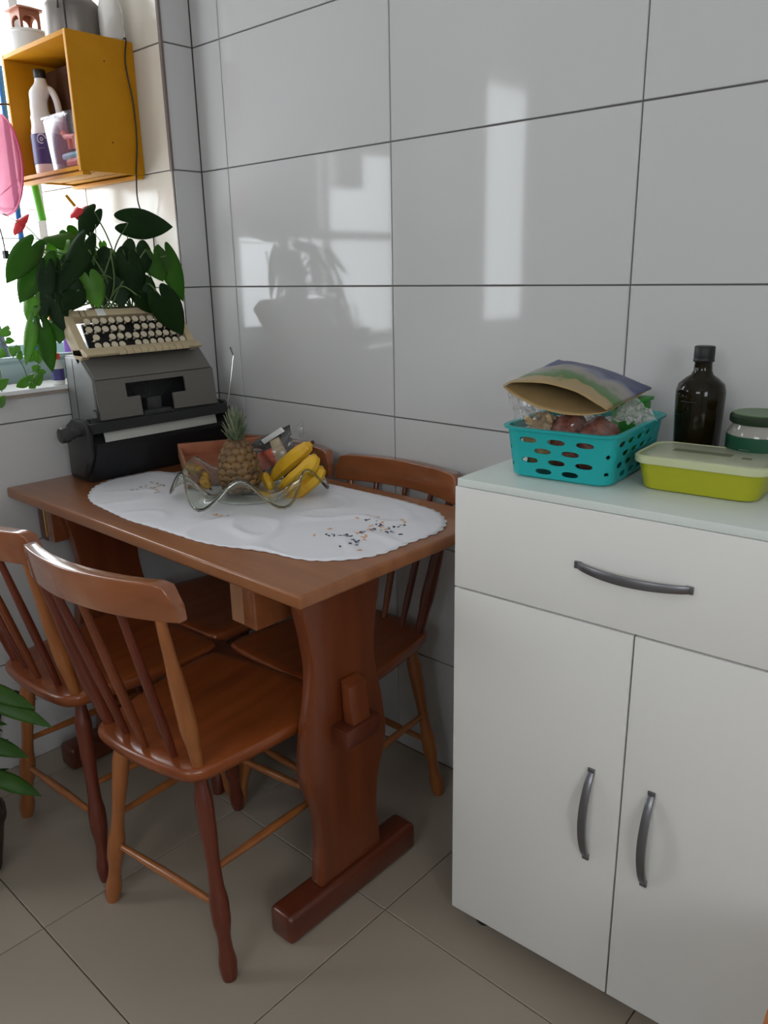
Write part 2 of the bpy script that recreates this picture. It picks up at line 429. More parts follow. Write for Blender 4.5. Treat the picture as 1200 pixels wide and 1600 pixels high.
# ------------------------------------------------------------------ table
TZ = .787
tb = thing('dining_table', 'brown wooden trestle table pushed against the walls under the typewriter and fruit bowl', 'table', (.56, -.40, 0))
mb = MB(); mb.box((.004, -.690, TZ-.026), (1.128, -.105, TZ), .006, seg=3)
mb.put('tabletop', M['wood_table'], tb)
def pedestal(x0, x1, flip):
    left = [(.070, -.590), (.12, -.585), (.17, -.580), (.25, -.586), (.32, -.610), (.37, -.613), (.45, -.602), (.50, -.590), (.57, -.583), (.64, -.592), (.70, -.604), (.74, -.600), (.76, -.595)]
    P = [Vector((0, y, z)) for z, y in left]; L = bez(P, 5)
    c = -.4975
    Rr = [Vector((0, 2*c-p.y, p.z)) for p in L][::-1]
    poly = [Vector((x0, p.y, p.z)) for p in L+Rr]
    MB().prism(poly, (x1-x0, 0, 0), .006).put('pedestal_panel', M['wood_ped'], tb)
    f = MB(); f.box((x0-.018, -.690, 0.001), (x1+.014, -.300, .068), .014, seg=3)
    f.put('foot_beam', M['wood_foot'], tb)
    MB().box((x0-.01, -.62, TZ-.05), (x1+.005, -.19, TZ-.026), .004).put('top_rail', M['wood_ped'], tb)
    s = 1 if flip else -1; xo = x1 if flip else x0
    MB().box((xo, -.545, .395), (xo+s*.045, -.445, .438), .006).put('tenon', M['wood_foot'], tb)
    MB().prism([(xo+s*.012, -.520, .438), (xo+s*.040, -.520, .438), (xo+s*.030, -.520, .52), (xo+s*.006, -.520, .53)], (0, .050, 0), .004).put('wedge', M['wood_ped'], tb)
pedestal(1.000, 1.034, True); pedestal(.10, .134, False)
MB().box((.130, -.535, .375), (1.002, -.455, .44), .006).put('stretcher', M['wood_foot'], tb)
b1 = MB().box((.845, -.625, .640), (.885, -.500, .7605), .002).put('support_block', M['wood_pale'], tb)
b2 = MB().box((.886, -.627, .640), (.925, -.500, .7605), .002).put('support_block', M['wood_rail'], tb)
b3 = MB().box((.018, -.625, .635), (.056, -.45, .7605), .002).put('support_block', M['wood_foot'], tb)
b4 = MB().box((.064, -.627, .640), (.100, -.45, .7605), .002).put('support_block', M['wood_rail'], tb)
h = MB(); h.box((1.005, -.676, .7565), (1.075, -.655, .7605)); h.tube([(1.005, -.666, .757), (1.075, -.666, .757)], .003)
tag(h.put('hinge', M['brass'], tb), 'brass hinge under the table edge')
h = MB(); h.box((.0565, -.6255, .65), (.0635, -.60, .73)); h.tube([(.060, -.627, .65), (.060, -.627, .73)], .003)
h.put('hinge', M['brass'], tb)

# ------------------------------------------------------------------ chairs
LEGP = [(0, .0115), (.05, .0125), (.15, .0178), (.26, .0165), (.45, .0132), (.54, .0140), (.63, .0190), (.70, .0186), (.80, .0132), (.85, .0140), (.92, .0182), (.97, .0165), (1, .0140)]
def turned(mb, a, b, prof, n=36, seg=14):
    a = Vector(a); b = Vector(b)
    mb.tube([a.lerp(b, i/n) for i in range(n+1)], [interp(prof, i/n) for i in range(n+1)], seg)
def make_chair(label):
    t = thing('wooden_chair', label, 'chair')
    # seat outline
    def half(yy):
        u = (yy+.215)/.43
        return .160+.036*u
    out = []
    n = 40
    pts = [(-.110, -.205), (0, -.214), (.110, -.205), (.143, -.185), (.157, -.145), (.184, 0), (.192, .11), (.188, .152), (.163, .173), (0, .181), (-.163, .173), (-.188, .152), (-.192, .11), (-.184, 0), (-.157, -.145), (-.143, -.185)]
    P = [Vector((x, y, 0)) for x, y in pts]; m = len(P)
    for i in range(m):
        a, b, c, d = P[i-1], P[i], P[(i+1) % m], P[(i+2) % m]
        for k in range(4):
            s = k/4; out.append(.5*((2*b)+(c-a)*s+(2*a-5*b+4*c-d)*s*s+(3*b-a-3*c+d)*s**3))
    s = MB()
    lay = [(.93, .418), (.97, .422), (.995, .432), (1.0, .440), (.99, .447), (.965, .450), (.85, .449), (.6, .4455), (.3, .4435)]
    rings = [[s.bm.verts.new((p.x*f, p.y*f, z)) for p in out] for f, z in lay]
    for A, B in zip(rings, rings[1:]):
        for k in range(len(A)): s.bm.faces.new((A[k], A[(k+1) % len(A)], B[(k+1) % len(A)], B[k]))
    s.bm.faces.new(rings[0][::-1]); s.bm.faces.new(rings[-1])
    s.put('seat', M['wood_seat'], t, angle=60)
    legs = {}
    for sx in (-1, 1):
        for nm, top, foot in (('r', (.112*sx, -.155, .425), (.180*sx, -.186, .0)), ('f', (.125*sx, .110, .425), (.174*sx, .190, .0))):
            lb = MB(); turned(lb, top, foot, LEGP)
            legs[nm, sx] = (Vector(top), Vector(foot))
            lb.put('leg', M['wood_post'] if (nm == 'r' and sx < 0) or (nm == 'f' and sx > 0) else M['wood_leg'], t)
    def on(k, z):
        a, b = legs[k]; return a.lerp(b, (a.z-z)/(a.z-b.z))
    SP = [(0, .0065), (.5, .0092), (1, .0065)]
    for a, b in ((on(('r', -1), .150), on(('r', 1), .150)), (on(('f', -1), .185), on(('f', 1), .185)),
                 (on(('r', -1), .225), on(('f', -1), .205)), (on(('r', 1), .225), on(('f', 1), .205))):
        q = MB(); turned(q, a, b, SP, 12, 10); q.put('stretcher', M['wood_post'], t)
    # curved top rail
    W_, yb, e = .204, -.280, .045
    def rail_c(x): return yb+e*(x/W_)**2
    def railf(u, v):
        # u around the section, v along
        x = -W_+2*W_*v
        edge = min(1, (1-abs(2*v-1))/.13); shp = math.sqrt(max(0, 1-(1-edge)**2))
        zb = .776; zt = .843-.036*(1-shp)
        hgt = (zt-zb)/2; zm = (zt+zb)/2+.002*math.cos(x*8)
        hy = .0135*(.7+.3*shp); rr = .0032; k = int(round(u*24)) % 24; q, f = divmod(k, 6); a = PI/2*(q+f/5)
        cy_, cz_ = ((1, 1), (-1, 1), (-1, -1), (1, -1))[q]
        dy = cy_*(hy-rr)+rr*math.cos(a); dz = cz_*(hgt-rr)+rr*math.sin(a)
        return Vector((x*1.0, rail_c(x)+dy-dz*.12, zm+dz))
    r = MB(); r.grid(railf, 24, 30, closed_u=True)
    bm = r.bm; bm.verts.ensure_lookup_table()
    bm.faces.new([bm.verts[i*31] for i in range(24)]); bm.faces.new([bm.verts[i*31+30] for i in range(24)][::-1])
    r.put('top_rail', M['wood_rail'], t, angle=50)
    POST = [(0, .0085), (.2, .0105), (.5, .0150), (.72, .0165), (.88, .0125), (1, .0105)]
    for sx in (-1, 1):
        q = MB(); turned(q, (.166*sx, rail_c(.166)+.001, .790), (.130*sx, -.170, .446), POST, 30, 14)
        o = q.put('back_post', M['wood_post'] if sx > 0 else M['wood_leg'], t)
    SPN = [(0, .0070), (.5, .0092), (.8, .0092), (1, .0070)]
    for i, xx in enumerate((-.085, 0, .085)):
        q = MB(); turned(q, (xx*1.08, rail_c(xx*1.08)+.001, .788), (xx*.82, -.185+.01*abs(xx)/.085, .447), SPN, 20, 10)
        q.put('spindle', M['wood_leg'] if i != 1 else M['wood_ped'], t)
    return t
ch = make_chair('nearest wooden spindle-back chair, at the front of the table beside the pedestal')
G_CH = 'wooden spindle-back chairs around the table'; ch['group'] = G_CH
CH = [((.808, -.652), 7, None),
      ((.398, -.660), 3, 'wooden spindle-back chair at left, half cut by the picture edge, behind the nearest chair'),
      ((.783, -.293), 180, 'wooden chair behind the table beside the white cabinet, back against the tiled wall'),
      ((.350, -.293), 180, 'wooden chair behind the table by the corner, its top rail behind the bananas')]
for i, ((x, y), a, lab) in enumerate(CH):
    o = ch if i == 0 else copy_tree(ch)
    o.location = (x, y, 0); o.rotation_euler = (0, 0, math.radians(a))
    if lab: o['label'] = lab

# stool at the right, only its leg reaches into the picture
st = thing('wooden_stool', 'orange-brown wooden leg edge in the bottom right corner in front of the cabinet', 'stool')
p1 = at(1246, 1600, 2, .43); p0 = at(1236, 1840, 2, 0.0)
st.location = (p1.x+.16, p1.y-.02, 0)
cx, cy = p1.x+.16, p1.y-.02
MB().lathe([(.17, .425), (.19, .432), (.19, .448), (.175, .455)], (cx, cy, 0), 32).put('seat', M['orangewood'], st)
dx, dy = p1.x-cx, p1.y-cy; ex, ey = p0.x-cx, p0.y-cy
for k in range(4):
    R4 = Matrix.Rotation(k*PI/2, 3, 'Z')
    a = R4 @ Vector((dx, dy, .43)); b = R4 @ Vector((ex, ey, 0)); o_ = Vector((cx, cy, 0))
    q = MB(); turned(q, o_+a, o_+b, [(0, .016), (.5, .018), (1, .014)], 8, 12); q.put('leg', M['orangewood'], st)

# ------------------------------------------------------------------ cabinet
TH = .0492; cb = thing('kitchen_cabinet', 'white two-door kitchen cabinet with one wide drawer and grey bow handles', 'cabinet')
CZ0, CZ1, CWD, CD = .045, .957, .680, .385
def cput(mb, name, m, par=None):
    return link(name, mb.mesh(True, 40), m, par or cb, world=False)
cput(MB().box((.002, .018, CZ0), (CWD-.002, CD, .942), .001), 'carcass', M['cab'])
cput(MB().box((.004, .0162, CZ0+.004), (CWD-.004, .0178, .94)), 'shadow_gap', M['cab_in'])
cput(MB().box((.003, .002, .9435), (CWD+.001, CD+.002, CZ1), .0012), 'cabinet_top', M['cab_top'])
dr = cput(MB().box((0, 0, .757), (CWD, .016, .9425), .0012), 'drawer', M['cab'])
d1 = cput(MB().box((0, 0, CZ0), (.3345, .016, .7535), .0012), 'door', M['cab'])
d2 = cput(MB().box((.3375, 0, CZ0), (CWD, .016, .7535), .0012), 'door', M['cab'])
def bow(par, a, b):
    """bow handle between two points on the front, bulging out"""
    a = Vector(a); b = Vector(b); n = 22; d = (b-a).normalized(); out = Vector((0, -1, 0)); side = d.cross(out)
    mb = MB(); rings = []
    for i in range(n+1):
        s = i/n; bl = math.sin(PI*s)**.75
        c = a.lerp(b, s)+out*(.0015+.026*bl)
        w_ = .0055+.0015*math.sin(PI*s); t_ = .0035
        nn = (out*math.sin(PI*s)+d*(-math.cos(PI*s))*-.0+out*.4).normalized()
        rings.append([mb.bm.verts.new(c+side*sx*w_+nn*sz*t_) for sx, sz in ((-1, -1), (1, -1), (1, .7), (.5, 1), (-.5, 1), (-1, .7))])
    for A, B in zip(rings, rings[1:]):
        for k in range(6): mb.bm.faces.new((A[k], A[(k+1) % 6], B[(k+1) % 6], B[k]))
    mb.bm.faces.new(rings[0][::-1]); mb.bm.faces.new(rings[-1])
    for q in (a, b):
        mb.box(q+Vector((-.006, -.004, -.006)), q+Vector((.006, .0005, .006)), .001)
    tag(cput(mb, 'handle', M['handle'], par), 'grey metal bow handle')
def cloc(px, py):
    # photo position -> cabinet-front local (s, z)
    d = FW+RT*((px-600)/FPX)-UP*((py-800)/FPX)
    n = Vector((-math.sin(TH), math.cos(TH), 0)); o = Vector((1.2495, -.426, 0))
    p = CAM+d*((o-CAM).dot(n)/d.dot(n)); q = p-o
    return (q.x*math.cos(TH)+q.y*math.sin(TH), q.z)
for par, pa, pb in ((dr, (904, 882), (1078, 922)), (d1, (922, 1204), (918, 1338)), (d2, (1016, 1241), (1008, 1380))):
    (s0, z0), (s1, z1) = cloc(*pa), cloc(*pb)
    if par is dr: z0 = z1 = (z0+z1)/2
    else: s0 = s1 = (s0+s1)/2
    bow(par, (s0, 0, z0), (s1, 0, z1))
for x, y in ((.05, .05), (CWD-.05, .05), (.05, CD-.04), (CWD-.05, CD-.04)):
    cput(MB().lathe([(.017, 0), (.02, .004), (.02, .01), (.012, .014), (.012, .0455)], (x, y, 0), 16), 'foot', M['black'])
cb.location = (1.2495, -.426, 0); cb.rotation_euler = (0, 0, TH)
CT = CZ1
#@@PART2
# ------------------------------------------------------------------ runner cloth
def runner():
    px = [(137, 776), (146, 762), (170, 750), (205, 742), (240, 736), (268, 738), (300, 735), (350, 738), (400, 743), (450, 748), (500, 753), (545, 763), (600, 775), (650, 788), (682, 799), (697, 814), (690, 828), (668, 838), (640, 848), (600, 864), (555, 873), (500, 876), (460, 872), (420, 863), (380, 857), (340, 852), (300, 843), (250, 827), (200, 812), (165, 796), (145, 786)]
    P = [at(x, y, 2, TZ+.002) for x, y in px]; P = [Vector((p.x, p.y, 0)) for p in P]
    P = bez(P+[P[0]], 10)[:-1]; c = sum(P, Vector())/len(P); n = len(P)
    mb = MB(); nr = 34; rings = []
    L = 0; Ls = []
    for i in range(n): Ls.append(L); L += (P[(i+1) % n]-P[i]).length
    k = round(L/.030)
    for j in range(nr+1):
        f = j/nr; ring = []
        for i, p in enumerate(P):
            sc_ = 1+.014*abs(math.sin(PI*k*Ls[i]/L))-.008 if j == nr else 1
            q = c+(p-c)*f*sc_
            cr_ = abs(noise.noise(Vector((q.x*6+q.y*2, q.y*7-q.x*2, 5)))); z = TZ+.0016+.0030*max(0, noise.noise(Vector((q.x*9, q.y*9, 1))))+.0075*max(0, .13-cr_)/.13*(.5+.5*noise.noise(Vector((q.x*3, q.y*3, 2))))
            if j == nr: z = TZ+.0016
            r2 = (q.x-.575)**2+(q.y+.35)**2
            if r2 < .0256: z = TZ+.0016+(z-TZ-.0016)*max(0, (r2-.0144)/.0112)
            ring.append(mb.bm.verts.new((q.x, q.y, z)))
            if j == 0: break
        rings.append(ring)
    for i in range(n): mb.bm.faces.new((rings[0][0], rings[1][i], rings[1][(i+1) % n]))
    for A, B in zip(rings[1:], rings[2:]):
        for i in range(n): mb.bm.faces.new((A[i], B[i], B[(i+1) % n], A[(i+1) % n]))
    return mb.mesh(True, 80)
rn = thing('table_runner', 'white scalloped cloth runner with embroidered flowers on the wooden table', 'table runner', (.6, -.4, TZ))
o = link('cloth', runner(), M['cloth'], rn); solid(o, .0012, 0)
for m_, spots, name in ((M['thr_bl'], [(512, 834), (521, 834), (531, 836), (541, 836), (533, 850), (549, 847), (557, 845), (553, 842), (543, 835), (565, 831), (574, 812), (583, 809), (588, 812), (585, 824), (590, 819), (605, 829), (609, 823), (617, 820), (624, 819), (612, 828), (627, 833), (556, 849), (568, 830), (579, 826), (633, 817), (596, 818), (547, 838), (560, 842)], 'embroidery'),
                        (M['thr_or'], [(492, 834), (516, 824), (561, 857), (570, 840), (556, 833), (562, 831), (577, 825), (583, 828), (596, 822), (602, 824), (572, 836), (590, 808), (628, 812), (632, 814), (599, 815), (575, 804), (557, 808), (580, 820), (594, 826), (568, 838), (340, 801), (345, 804), (335, 803), (246, 758), (244, 764)], 'embroidery'),
                        (M['thr_br'], [(208, 764), (214, 763), (221, 759), (228, 757), (237, 752), (244, 753), (250, 756), (240, 760), (255, 757), (246, 768), (236, 761), (355, 806), (205, 763), (243, 770)], 'embroidery')):
    mb = MB()
    for x, y in spots:
        for k in range(3):
            p = at(x+random.uniform(-2.5, 2.5), y+random.uniform(-1.5, 1.5), 2, TZ+.0065); a = random.uniform(0, PI); r = random.uniform(.0020, .0034)
            ring = [mb.bm.verts.new(p+Vector((math.cos(a)*math.cos(t)*r*1.6-math.sin(a)*math.sin(t)*r*.7, math.sin(a)*math.cos(t)*r*1.6+math.cos(a)*math.sin(t)*r*.7, 0))) for t in [2*PI*q/8 for q in range(8)]]
            mb.bm.faces.new(ring)
    o = mb.put(name, m_, rn); o['kind'] = 'stuff'
    sw = o.modifiers.new('lie', 'SHRINKWRAP'); sw.target = rn.children[0]; sw.wrap_method = 'PROJECT'; sw.use_project_z = True; sw.use_negative_direction = True; sw.use_positive_direction = True; sw.offset = .0004

# ------------------------------------------------------------------ glass bowl and fruit
BC = Vector((.575, -.350, TZ+.0035))
bo = thing('glass_bowl', 'wavy-rimmed clear glass fruit bowl on the white runner', 'bowl', BC)
def bowlf(u, v):
    a = 2*PI*u; wv = math.cos(6*(a+math.radians(75)))
    r = [.0, .06, .085, .100, .118, .134, .148, .158, .166][min(8, int(v*8))]
    t = v*8-int(v*8); R_ = [.004, .06, .088, .103, .116, .130, .143, .155, .168, .176]; Z_ = [.0, .0, .001, .010, .024, .038, .048, .052, .052, .050]
    i = min(8, int(v*8.999)); f = v*8.999-i if v < 1 else 1
    r = R_[i]+(R_[i+1]-R_[i])*f; z = Z_[i]+(Z_[i+1]-Z_[i])*f
    g = max(0, (v-.35)/.65)**1.6
    return BC+Vector(((r+.012*g*wv)*math.cos(a), (r+.012*g*wv)*math.sin(a), max(0, z-.033*g*wv-.004*g)+.0005))
mb = MB(); mb.grid(bowlf, 96, 26, closed_u=True); o = mb.put('bowl_shell', M['glass'], bo, angle=180); solid(o, .0035, 1)
mb = MB(); mb.tube([bowlf(i/96, 1) for i in range(96)], .0030, 8, closed=True); mb.put('rim', M['glass'], bo, angle=180)

pa = thing('pineapple', 'ripe brown pineapple with a green-grey crown standing in the glass bowl', 'pineapple', (.545, -.352, TZ+.008))
pb = Vector((.545, -.352, TZ+.010)); ax = Vector((-.06, -.01, 1)).normalized()
PR = [(0, .032), (.08, .041), (.22, .0475), (.45, .0485), (.68, .043), (.85, .034), (.95, .025), (1, .020)]
PH = .127
Q = ax.to_track_quat('Z', 'Y').to_matrix()
mb = MB(); mb.lathe([(interp(PR, t/20)*.95, PH*t/20) for t in range(21)], pb, 28, axis=Q); mb.put('pineapple_body', M['pine_gap'], pa)
mb = MB(); nrow = 8
for j in range(nrow):
    t = (j+.5)/nrow; rr = interp(PR, t); nn = 11
    slope = (interp(PR, min(1, t+.04))-interp(PR, max(0, t-.04)))/(PH*.08)
    for k in range(nn):
        a = 2*PI*(k+.5*(j % 2))/nn+.02*j
        nrm = Vector((math.cos(a), math.sin(a), -slope)).normalized(); up = Vector((-math.cos(a)*-slope*0, 0, 1)); side = Vector((-math.sin(a), math.cos(a), 0)); up = nrm.cross(side)*-1
        c = Vector((rr*math.cos(a), rr*math.sin(a), PH*t)); wa = rr*2*PI/nn*.55; wh = PH/nrow*.66
        rings = []
        for f, h in ((1, -.0012), (.80, .0018), (.35, .0026)):
            rings.append([mb.bm.verts.new(pb+Q @ (c+side*wa*f*math.cos(b)+up*wh*f*math.sin(b)+nrm*h)) for b in [2*PI*q/6 for q in range(6)]])
        tip = mb.bm.verts.new(pb+Q @ (c+nrm*.0052+up*.002))
        for A, B in zip(rings, rings[1:]):
            for q in range(6): mb.bm.faces.new((A[q], A[(q+1) % 6], B[(q+1) % 6], B[q]))
        for q in range(6): mb.bm.faces.new((rings[-1][q], rings[-1][(q+1) % 6], tip))
o = mb.put('rind_eyes', M['pine'], pa, angle=60); o['kind'] = 'stuff'
mb = MB(); ct = pb+Q @ Vector((0, 0, PH-.004))
for k in range(46):
    a = k*2.39996; f = k/46; ln = .026+.048*f*random.uniform(.8, 1.1); out = (1-f)*.62+.06
    d = Vector((math.cos(a)*out, math.sin(a)*out, 1)).normalized(); side = Vector((-math.sin(a), math.cos(a), 0))
    b0 = ct+Vector((math.cos(a), math.sin(a), 0))*.012*(1-f)+Vector((0, 0, .018*f)); prev = None
    outv = Vector((math.cos(a), math.sin(a), 0))
    for i in range(6):
        s = i/5; wdt = .0065*(1-s)**.7+.0002
        c = b0+d*ln*s+outv*(.010*s*s*out); n_ = d.cross(side)
        row = [mb.bm.verts.new(c-side*wdt+outv*.0012), mb.bm.verts.new(c-outv*.0006), mb.bm.verts.new(c+side*wdt+outv*.0012)]
        if prev:
            for q in range(2): mb.bm.faces.new((prev[q], prev[q+1], row[q+1], row[q]))
        prev = row
o = mb.put('crown', M['crown'], pa, angle=60); solid(o, .0008)

def banana(label, pts, r, m=None, group='bananas in the glass bowl'):
    P = bez(pts, 8); n = len(P); c = sum(P, Vector())/n
    o = thing('banana', label, 'banana', pts[0], group)
    prof = [(0, .30), (.06, .40), (.16, .80), (.35, 1), (.65, 1), (.86, .78), (.95, .42), (1, .26)]
    mb = MB(); mb.tube(P, [r*interp(prof, i/(n-1)) for i in range(n)], 7)
    q = mb.put('peel', m or M['banana'], o, angle=30)
    mb = MB(); d = (P[-1]-P[-2]).normalized(); mb.tube([P[-1]-d*.001, P[-1]+d*.006], [r*.27, r*.20], 7); mb.put('tip', M['ban_end'], o)
    return o
Y = -.262
banana('bright yellow banana, topmost of the bunch at the right of the bowl', [at(425, 752, 1, Y), at(437, 735, 1, Y-.01), at(458, 716, 1, Y-.01), at(476, 702, 1, Y), at(487, 692, 1, Y+.01)], .0190)
banana('bright yellow banana in the middle of the bunch, below the topmost one', [at(437, 762, 1, Y-.03), at(455, 752, 1, Y-.03), at(474, 737, 1, Y-.02), at(488, 722, 1, Y-.01), at(491, 710, 1, Y)], .0200)
banana('yellow banana lowest in the bunch, half seen through the glass', [at(432, 777, 1, Y-.04), at(455, 773, 1, Y-.03), at(478, 758, 1, Y-.01), at(497, 740, 1, Y+.01), at(502, 728, 1, Y+.02)], .0190)
banana('small stub of banana end sticking up beside the pineapple', [at(424, 770, 1, Y-.02), at(421, 758, 1, Y-.02), at(416, 748, 1, Y-.02), at(413, 738, 1, Y-.02)], .0125)
banana('small brown-spotted banana lying on the left rim of the bowl', [at(288, 737, 1, -.40), at(300, 734, 1, -.40), at(314, 739, 1, -.40), at(326, 751, 1, -.40)], .0135, M['banana_b'])
banana('small peeled-looking banana end left of the pineapple', [at(314, 746, 1, -.42), at(320, 754, 1, -.42), at(328, 763, 1, -.42)], .0115, M['banana_b'])

pk = thing('produce_packet', 'clear plastic packet with a red part, tan tape and white label behind the bananas', 'packet', at(430, 740, 1, -.215))
Yp = -.215
q = [at(400, 752, 1, Yp), at(452, 745, 1, Yp), at(440, 672, 1, Yp), at(388, 696, 1, Yp)]
mb = MB(); mb.prism(q, (0, .03, .012), .005); mb.put('tray', M['tw_mid'], pk)
q = [at(398, 712, 1, Yp-.004), at(425, 700, 1, Yp-.004), at(436, 722, 1, Yp-.004), at(412, 738, 1, Yp-.004)]
MB().prism(q, (0, .006, .002), .002).put('red_part', M['tomato'], pk)
q = [at(421, 690, 1, Yp-.006), at(433, 684, 1, Yp-.006), at(449, 716, 1, Yp-.006), at(433, 727, 1, Yp-.006)]
MB().prism(q, (0, .006, .002), .001).put('tape', M['tan'], pk)
q = [at(407, 688, 1, Yp-.007), at(437, 669, 1, Yp-.007), at(443, 675, 1, Yp-.007), at(413, 694, 1, Yp-.007)]
MB().prism(q, (0, .005, .002), .001).put('label_sticker', M['white'], pk)
def film(pts, amp, sc_, seed, nu=26, nv=18):
    """crumpled sheet over four corner points"""
    a, b, c, d = [Vector(p) for p in pts]
    def f(u, v):
        p = a.lerp(b, u).lerp(d.lerp(c, u), v)
        k = Vector((u*sc_+seed, v*sc_, seed)); n1 = noise.noise_vector(k)+.5*noise.noise_vector(k*2.3)
        return p+n1*amp
    return MB().grid(f, nu, nv)
film([at(395, 730, 1, Yp-.01), at(455, 725, 1, Yp-.015), at(480, 668, 1, Yp), at(392, 692, 1, Yp)], .007, 6, 3).put('wrap', M['film'], pk, angle=25)
film([at(436, 720, 1, Yp-.01), at(484, 705, 1, Yp-.005), at(476, 657, 1, Yp+.01), at(440, 674, 1, Yp)], .008, 8, 9).put('wrap', M['film'], pk, angle=25)

# ------------------------------------------------------------------ wooden tray leaning behind the bowl
FL = at(300, 762, 2, TZ+.008); BL = at(284, 716, 0, .225); BR = at(352, 723, 0, .225+.0)
e2 = Vector((.10, .22, 0)); e1 = BL-FL
t_ = thing('wooden_tray', 'brown wooden tray with raised rim leaning behind the pineapple against the typewriter', 'tray', FL)
e2 = Vector((-e1.y, e1.x, 0)).normalized()*-.24; nz = e2.cross(e1).normalized(); nz = nz if nz.z > 0 else -nz
def slab(a, b, c, d, th): return MB().prism([a, b, c, d], nz*th, .0015)
slab(FL, FL+e2, BL+e2, BL, .008).put('tray_base', M['wood_tray'], t_)
uh = e1.normalized(); vh = e2.normalized()
slab(FL-vh*.008, FL, BL, BL-vh*.008, .032).put('side_rim', M['wood_pale'], t_)
slab(FL+e2, FL+e2+vh*.008, BL+e2+vh*.008, BL+e2, .032).put('side_rim', M['wood_tray'], t_)
slab(BL-vh*.008, BL+e2+vh*.008, BL+e2+vh*.008+uh*.010, BL-vh*.008+uh*.010, .040).put('back_rim', M['wood_tray'], t_)

# ------------------------------------------------------------------ typewriter standing on its back
tw = thing('typewriter', 'old grey typewriter standing upright on the table by the window, keyboard at the top', 'typewriter', (.10, -.31, TZ))
Y0, Y1 = -.497, -.128
# grey cover
mb = MB(); mb.prism([(.020, Y0, .925), (.020, Y0, 1.104), (.098, Y0, 1.104), (.150, Y0, 1.050), (.150, Y0, .935), (.140, Y0, .925)], (0, .008, 0), .003); mb.put('side_panel', M['tw_side'], tw)
mb = MB(); mb.prism([(.020, Y1-.008, .925), (.020, Y1-.008, 1.104), (.098, Y1-.008, 1.104), (.150, Y1-.008, 1.050), (.158, Y1-.008, .950), (.140, Y1-.008, .925)], (0, .008, 0), .003); mb.put('side_panel', M['tw_side'], tw)
mb = MB(); mb.box((.0215, Y0+.001, .94), (.0235, Y0-.0006, 1.10)); mb.box((.060, Y0+.0015, .93), (.0612, Y0-.0008, 1.10)); mb.put('panel_seam', M['tw_dark'], tw)
mb = MB(); mb.prism([(.012, Y0+.006, 1.098), (.012, Y0+.006, 1.107), (.100, Y0+.006, 1.107), (.158, Y0+.006, 1.052), (.150, Y0+.006, 1.046), (.098, Y0+.006, 1.098)], (0, Y1-Y0-.012, 0), .003); mb.put('top_cover', M['tw_grey'], tw)
ol = [(Y0+.003, .950), (-.372, .950), (-.372, 1.000), (-.410, 1.000), (-.410, 1.036), (-.228, 1.036), (-.228, .995), (-.272, .995), (-.272, .952), (Y1-.003, .950), (Y1-.003, 1.049), (Y0+.003, 1.049)]
t = plate(ol, [], .006)
bmesh.ops.transform(t, matrix=Matrix(((0, 0, 1, .1545), (1, 0, 0, 0), (0, 1, 0, 0), (0, 0, 0, 1))), verts=t.verts)
mb = MB(); mb.add(t)
for v in mb.bm.verts: v.co.x += .012*(1.049-v.co.z)/.1
mb.put('front_cover', M['tw_grey'], tw, angle=30)
MB().box((.03, Y0+.012, .935), (.118, Y1-.012, 1.045)).put('mechanism', M['tw_dark'], tw)
mb = MB(); mb.box((.119, -.345, .945), (.150, -.30, .99), .004); mb.box((.119, -.365, .93), (.165, -.28, .958), .004)
for k in range(18):
    y = -.39+.0085*k; mb.tube([(.119, y, 1.028-abs(k-8.5)*.0008), (.130, -.322+(y+.322)*.4, .985)], .0011, 5)
mb.put('type_basket', M['tw_mid'], tw)
# carriage at the foot
mb = MB(); mb.prism([(.030, -.525, TZ+.0008), (.142, -.525, TZ+.0008), (.190, -.525, .882), (.192, -.525, .896), (.150, -.525, .925), (.03, -.525, .925)], (0, .415, 0), .005); mb.put('carriage_case', M['tw_dark'], tw)
mb = MB(); mb.prism([(.192, -.502, .8985), (.196, -.502, .8985), (.190, -.502, .9225), (.187, -.502, .9225)], (0, .345, 0), .0008); mb.put('paper_scale', M['tw_pale'], tw)
mb = MB(); mb.tube([(.184, -.50, .933), (.184, -.15, .933)], .0025, 8); mb.tube([(.15, -.52, .94), (.15, -.12, .94)], .0155, 18)
mb.put('platen', M['tw_mid'], tw)
mb = MB(); mb.tube([(.190, -.500, .9285), (.190, -.16, .9285)], .0022, 8); mb.put('paper_rail', M['chrome'], tw)
mb = MB()
for y in (-.42, -.25): mb.box((.186, y-.010, .925), (.196, y+.010, .934), .002)
mb.put('paper_roller', M['tw_dark'], tw)
mb = MB(); mb.prism([(.08, -.536, .938), (.19, -.536, .948), (.205, -.536, .925), (.17, -.536, .94), (.08, -.536, .945)][:3]+[(.10, -.536, .925)], (0, .42, 0), .002); mb.put('paper_table', M['tw_dark'], tw)
for y0, y1 in ((-.545, -.526), (-.110, -.098)):
    mb = MB(); mb.prism([(.07, y0, TZ+.02), (.14, y0, TZ+.02), (.175, y0, .86), (.185, y0, .935), (.165, y0, .955), (.11, y0, .955), (.075, y0, .935)], (0, y1-y0, 0), .004); mb.put('end_plate', M['tw_mid'], tw)
Ry = Matrix(((1, 0, 0), (0, 0, -1), (0, 1, 0)))   # local z -> -y
mb = MB(); mb.lathe([(.010, 0), (.010, .018), (.0135, .019), (.0135, .030), (.0185, .032), (.0195, .036), (.0195, .050), (.018, .054), (.012, .056)], (.155, -.546, .926), 24, axis=Ry, rfun=lambda p, a, r, z: p*1.0 if z < .031 else Vector((p.x*(1+.025*math.cos(12*a)), p.y*(1+.025*math.cos(12*a)), p.z))); mb.put('platen_knob', M['tw_mid'], tw)
mb = MB(); mb.tube([(.165, -.500, .945), (.17, -.500, .97), (.15, -.500, .975)], .003, 8); mb.put('release_lever', M['tw_mid'], tw)
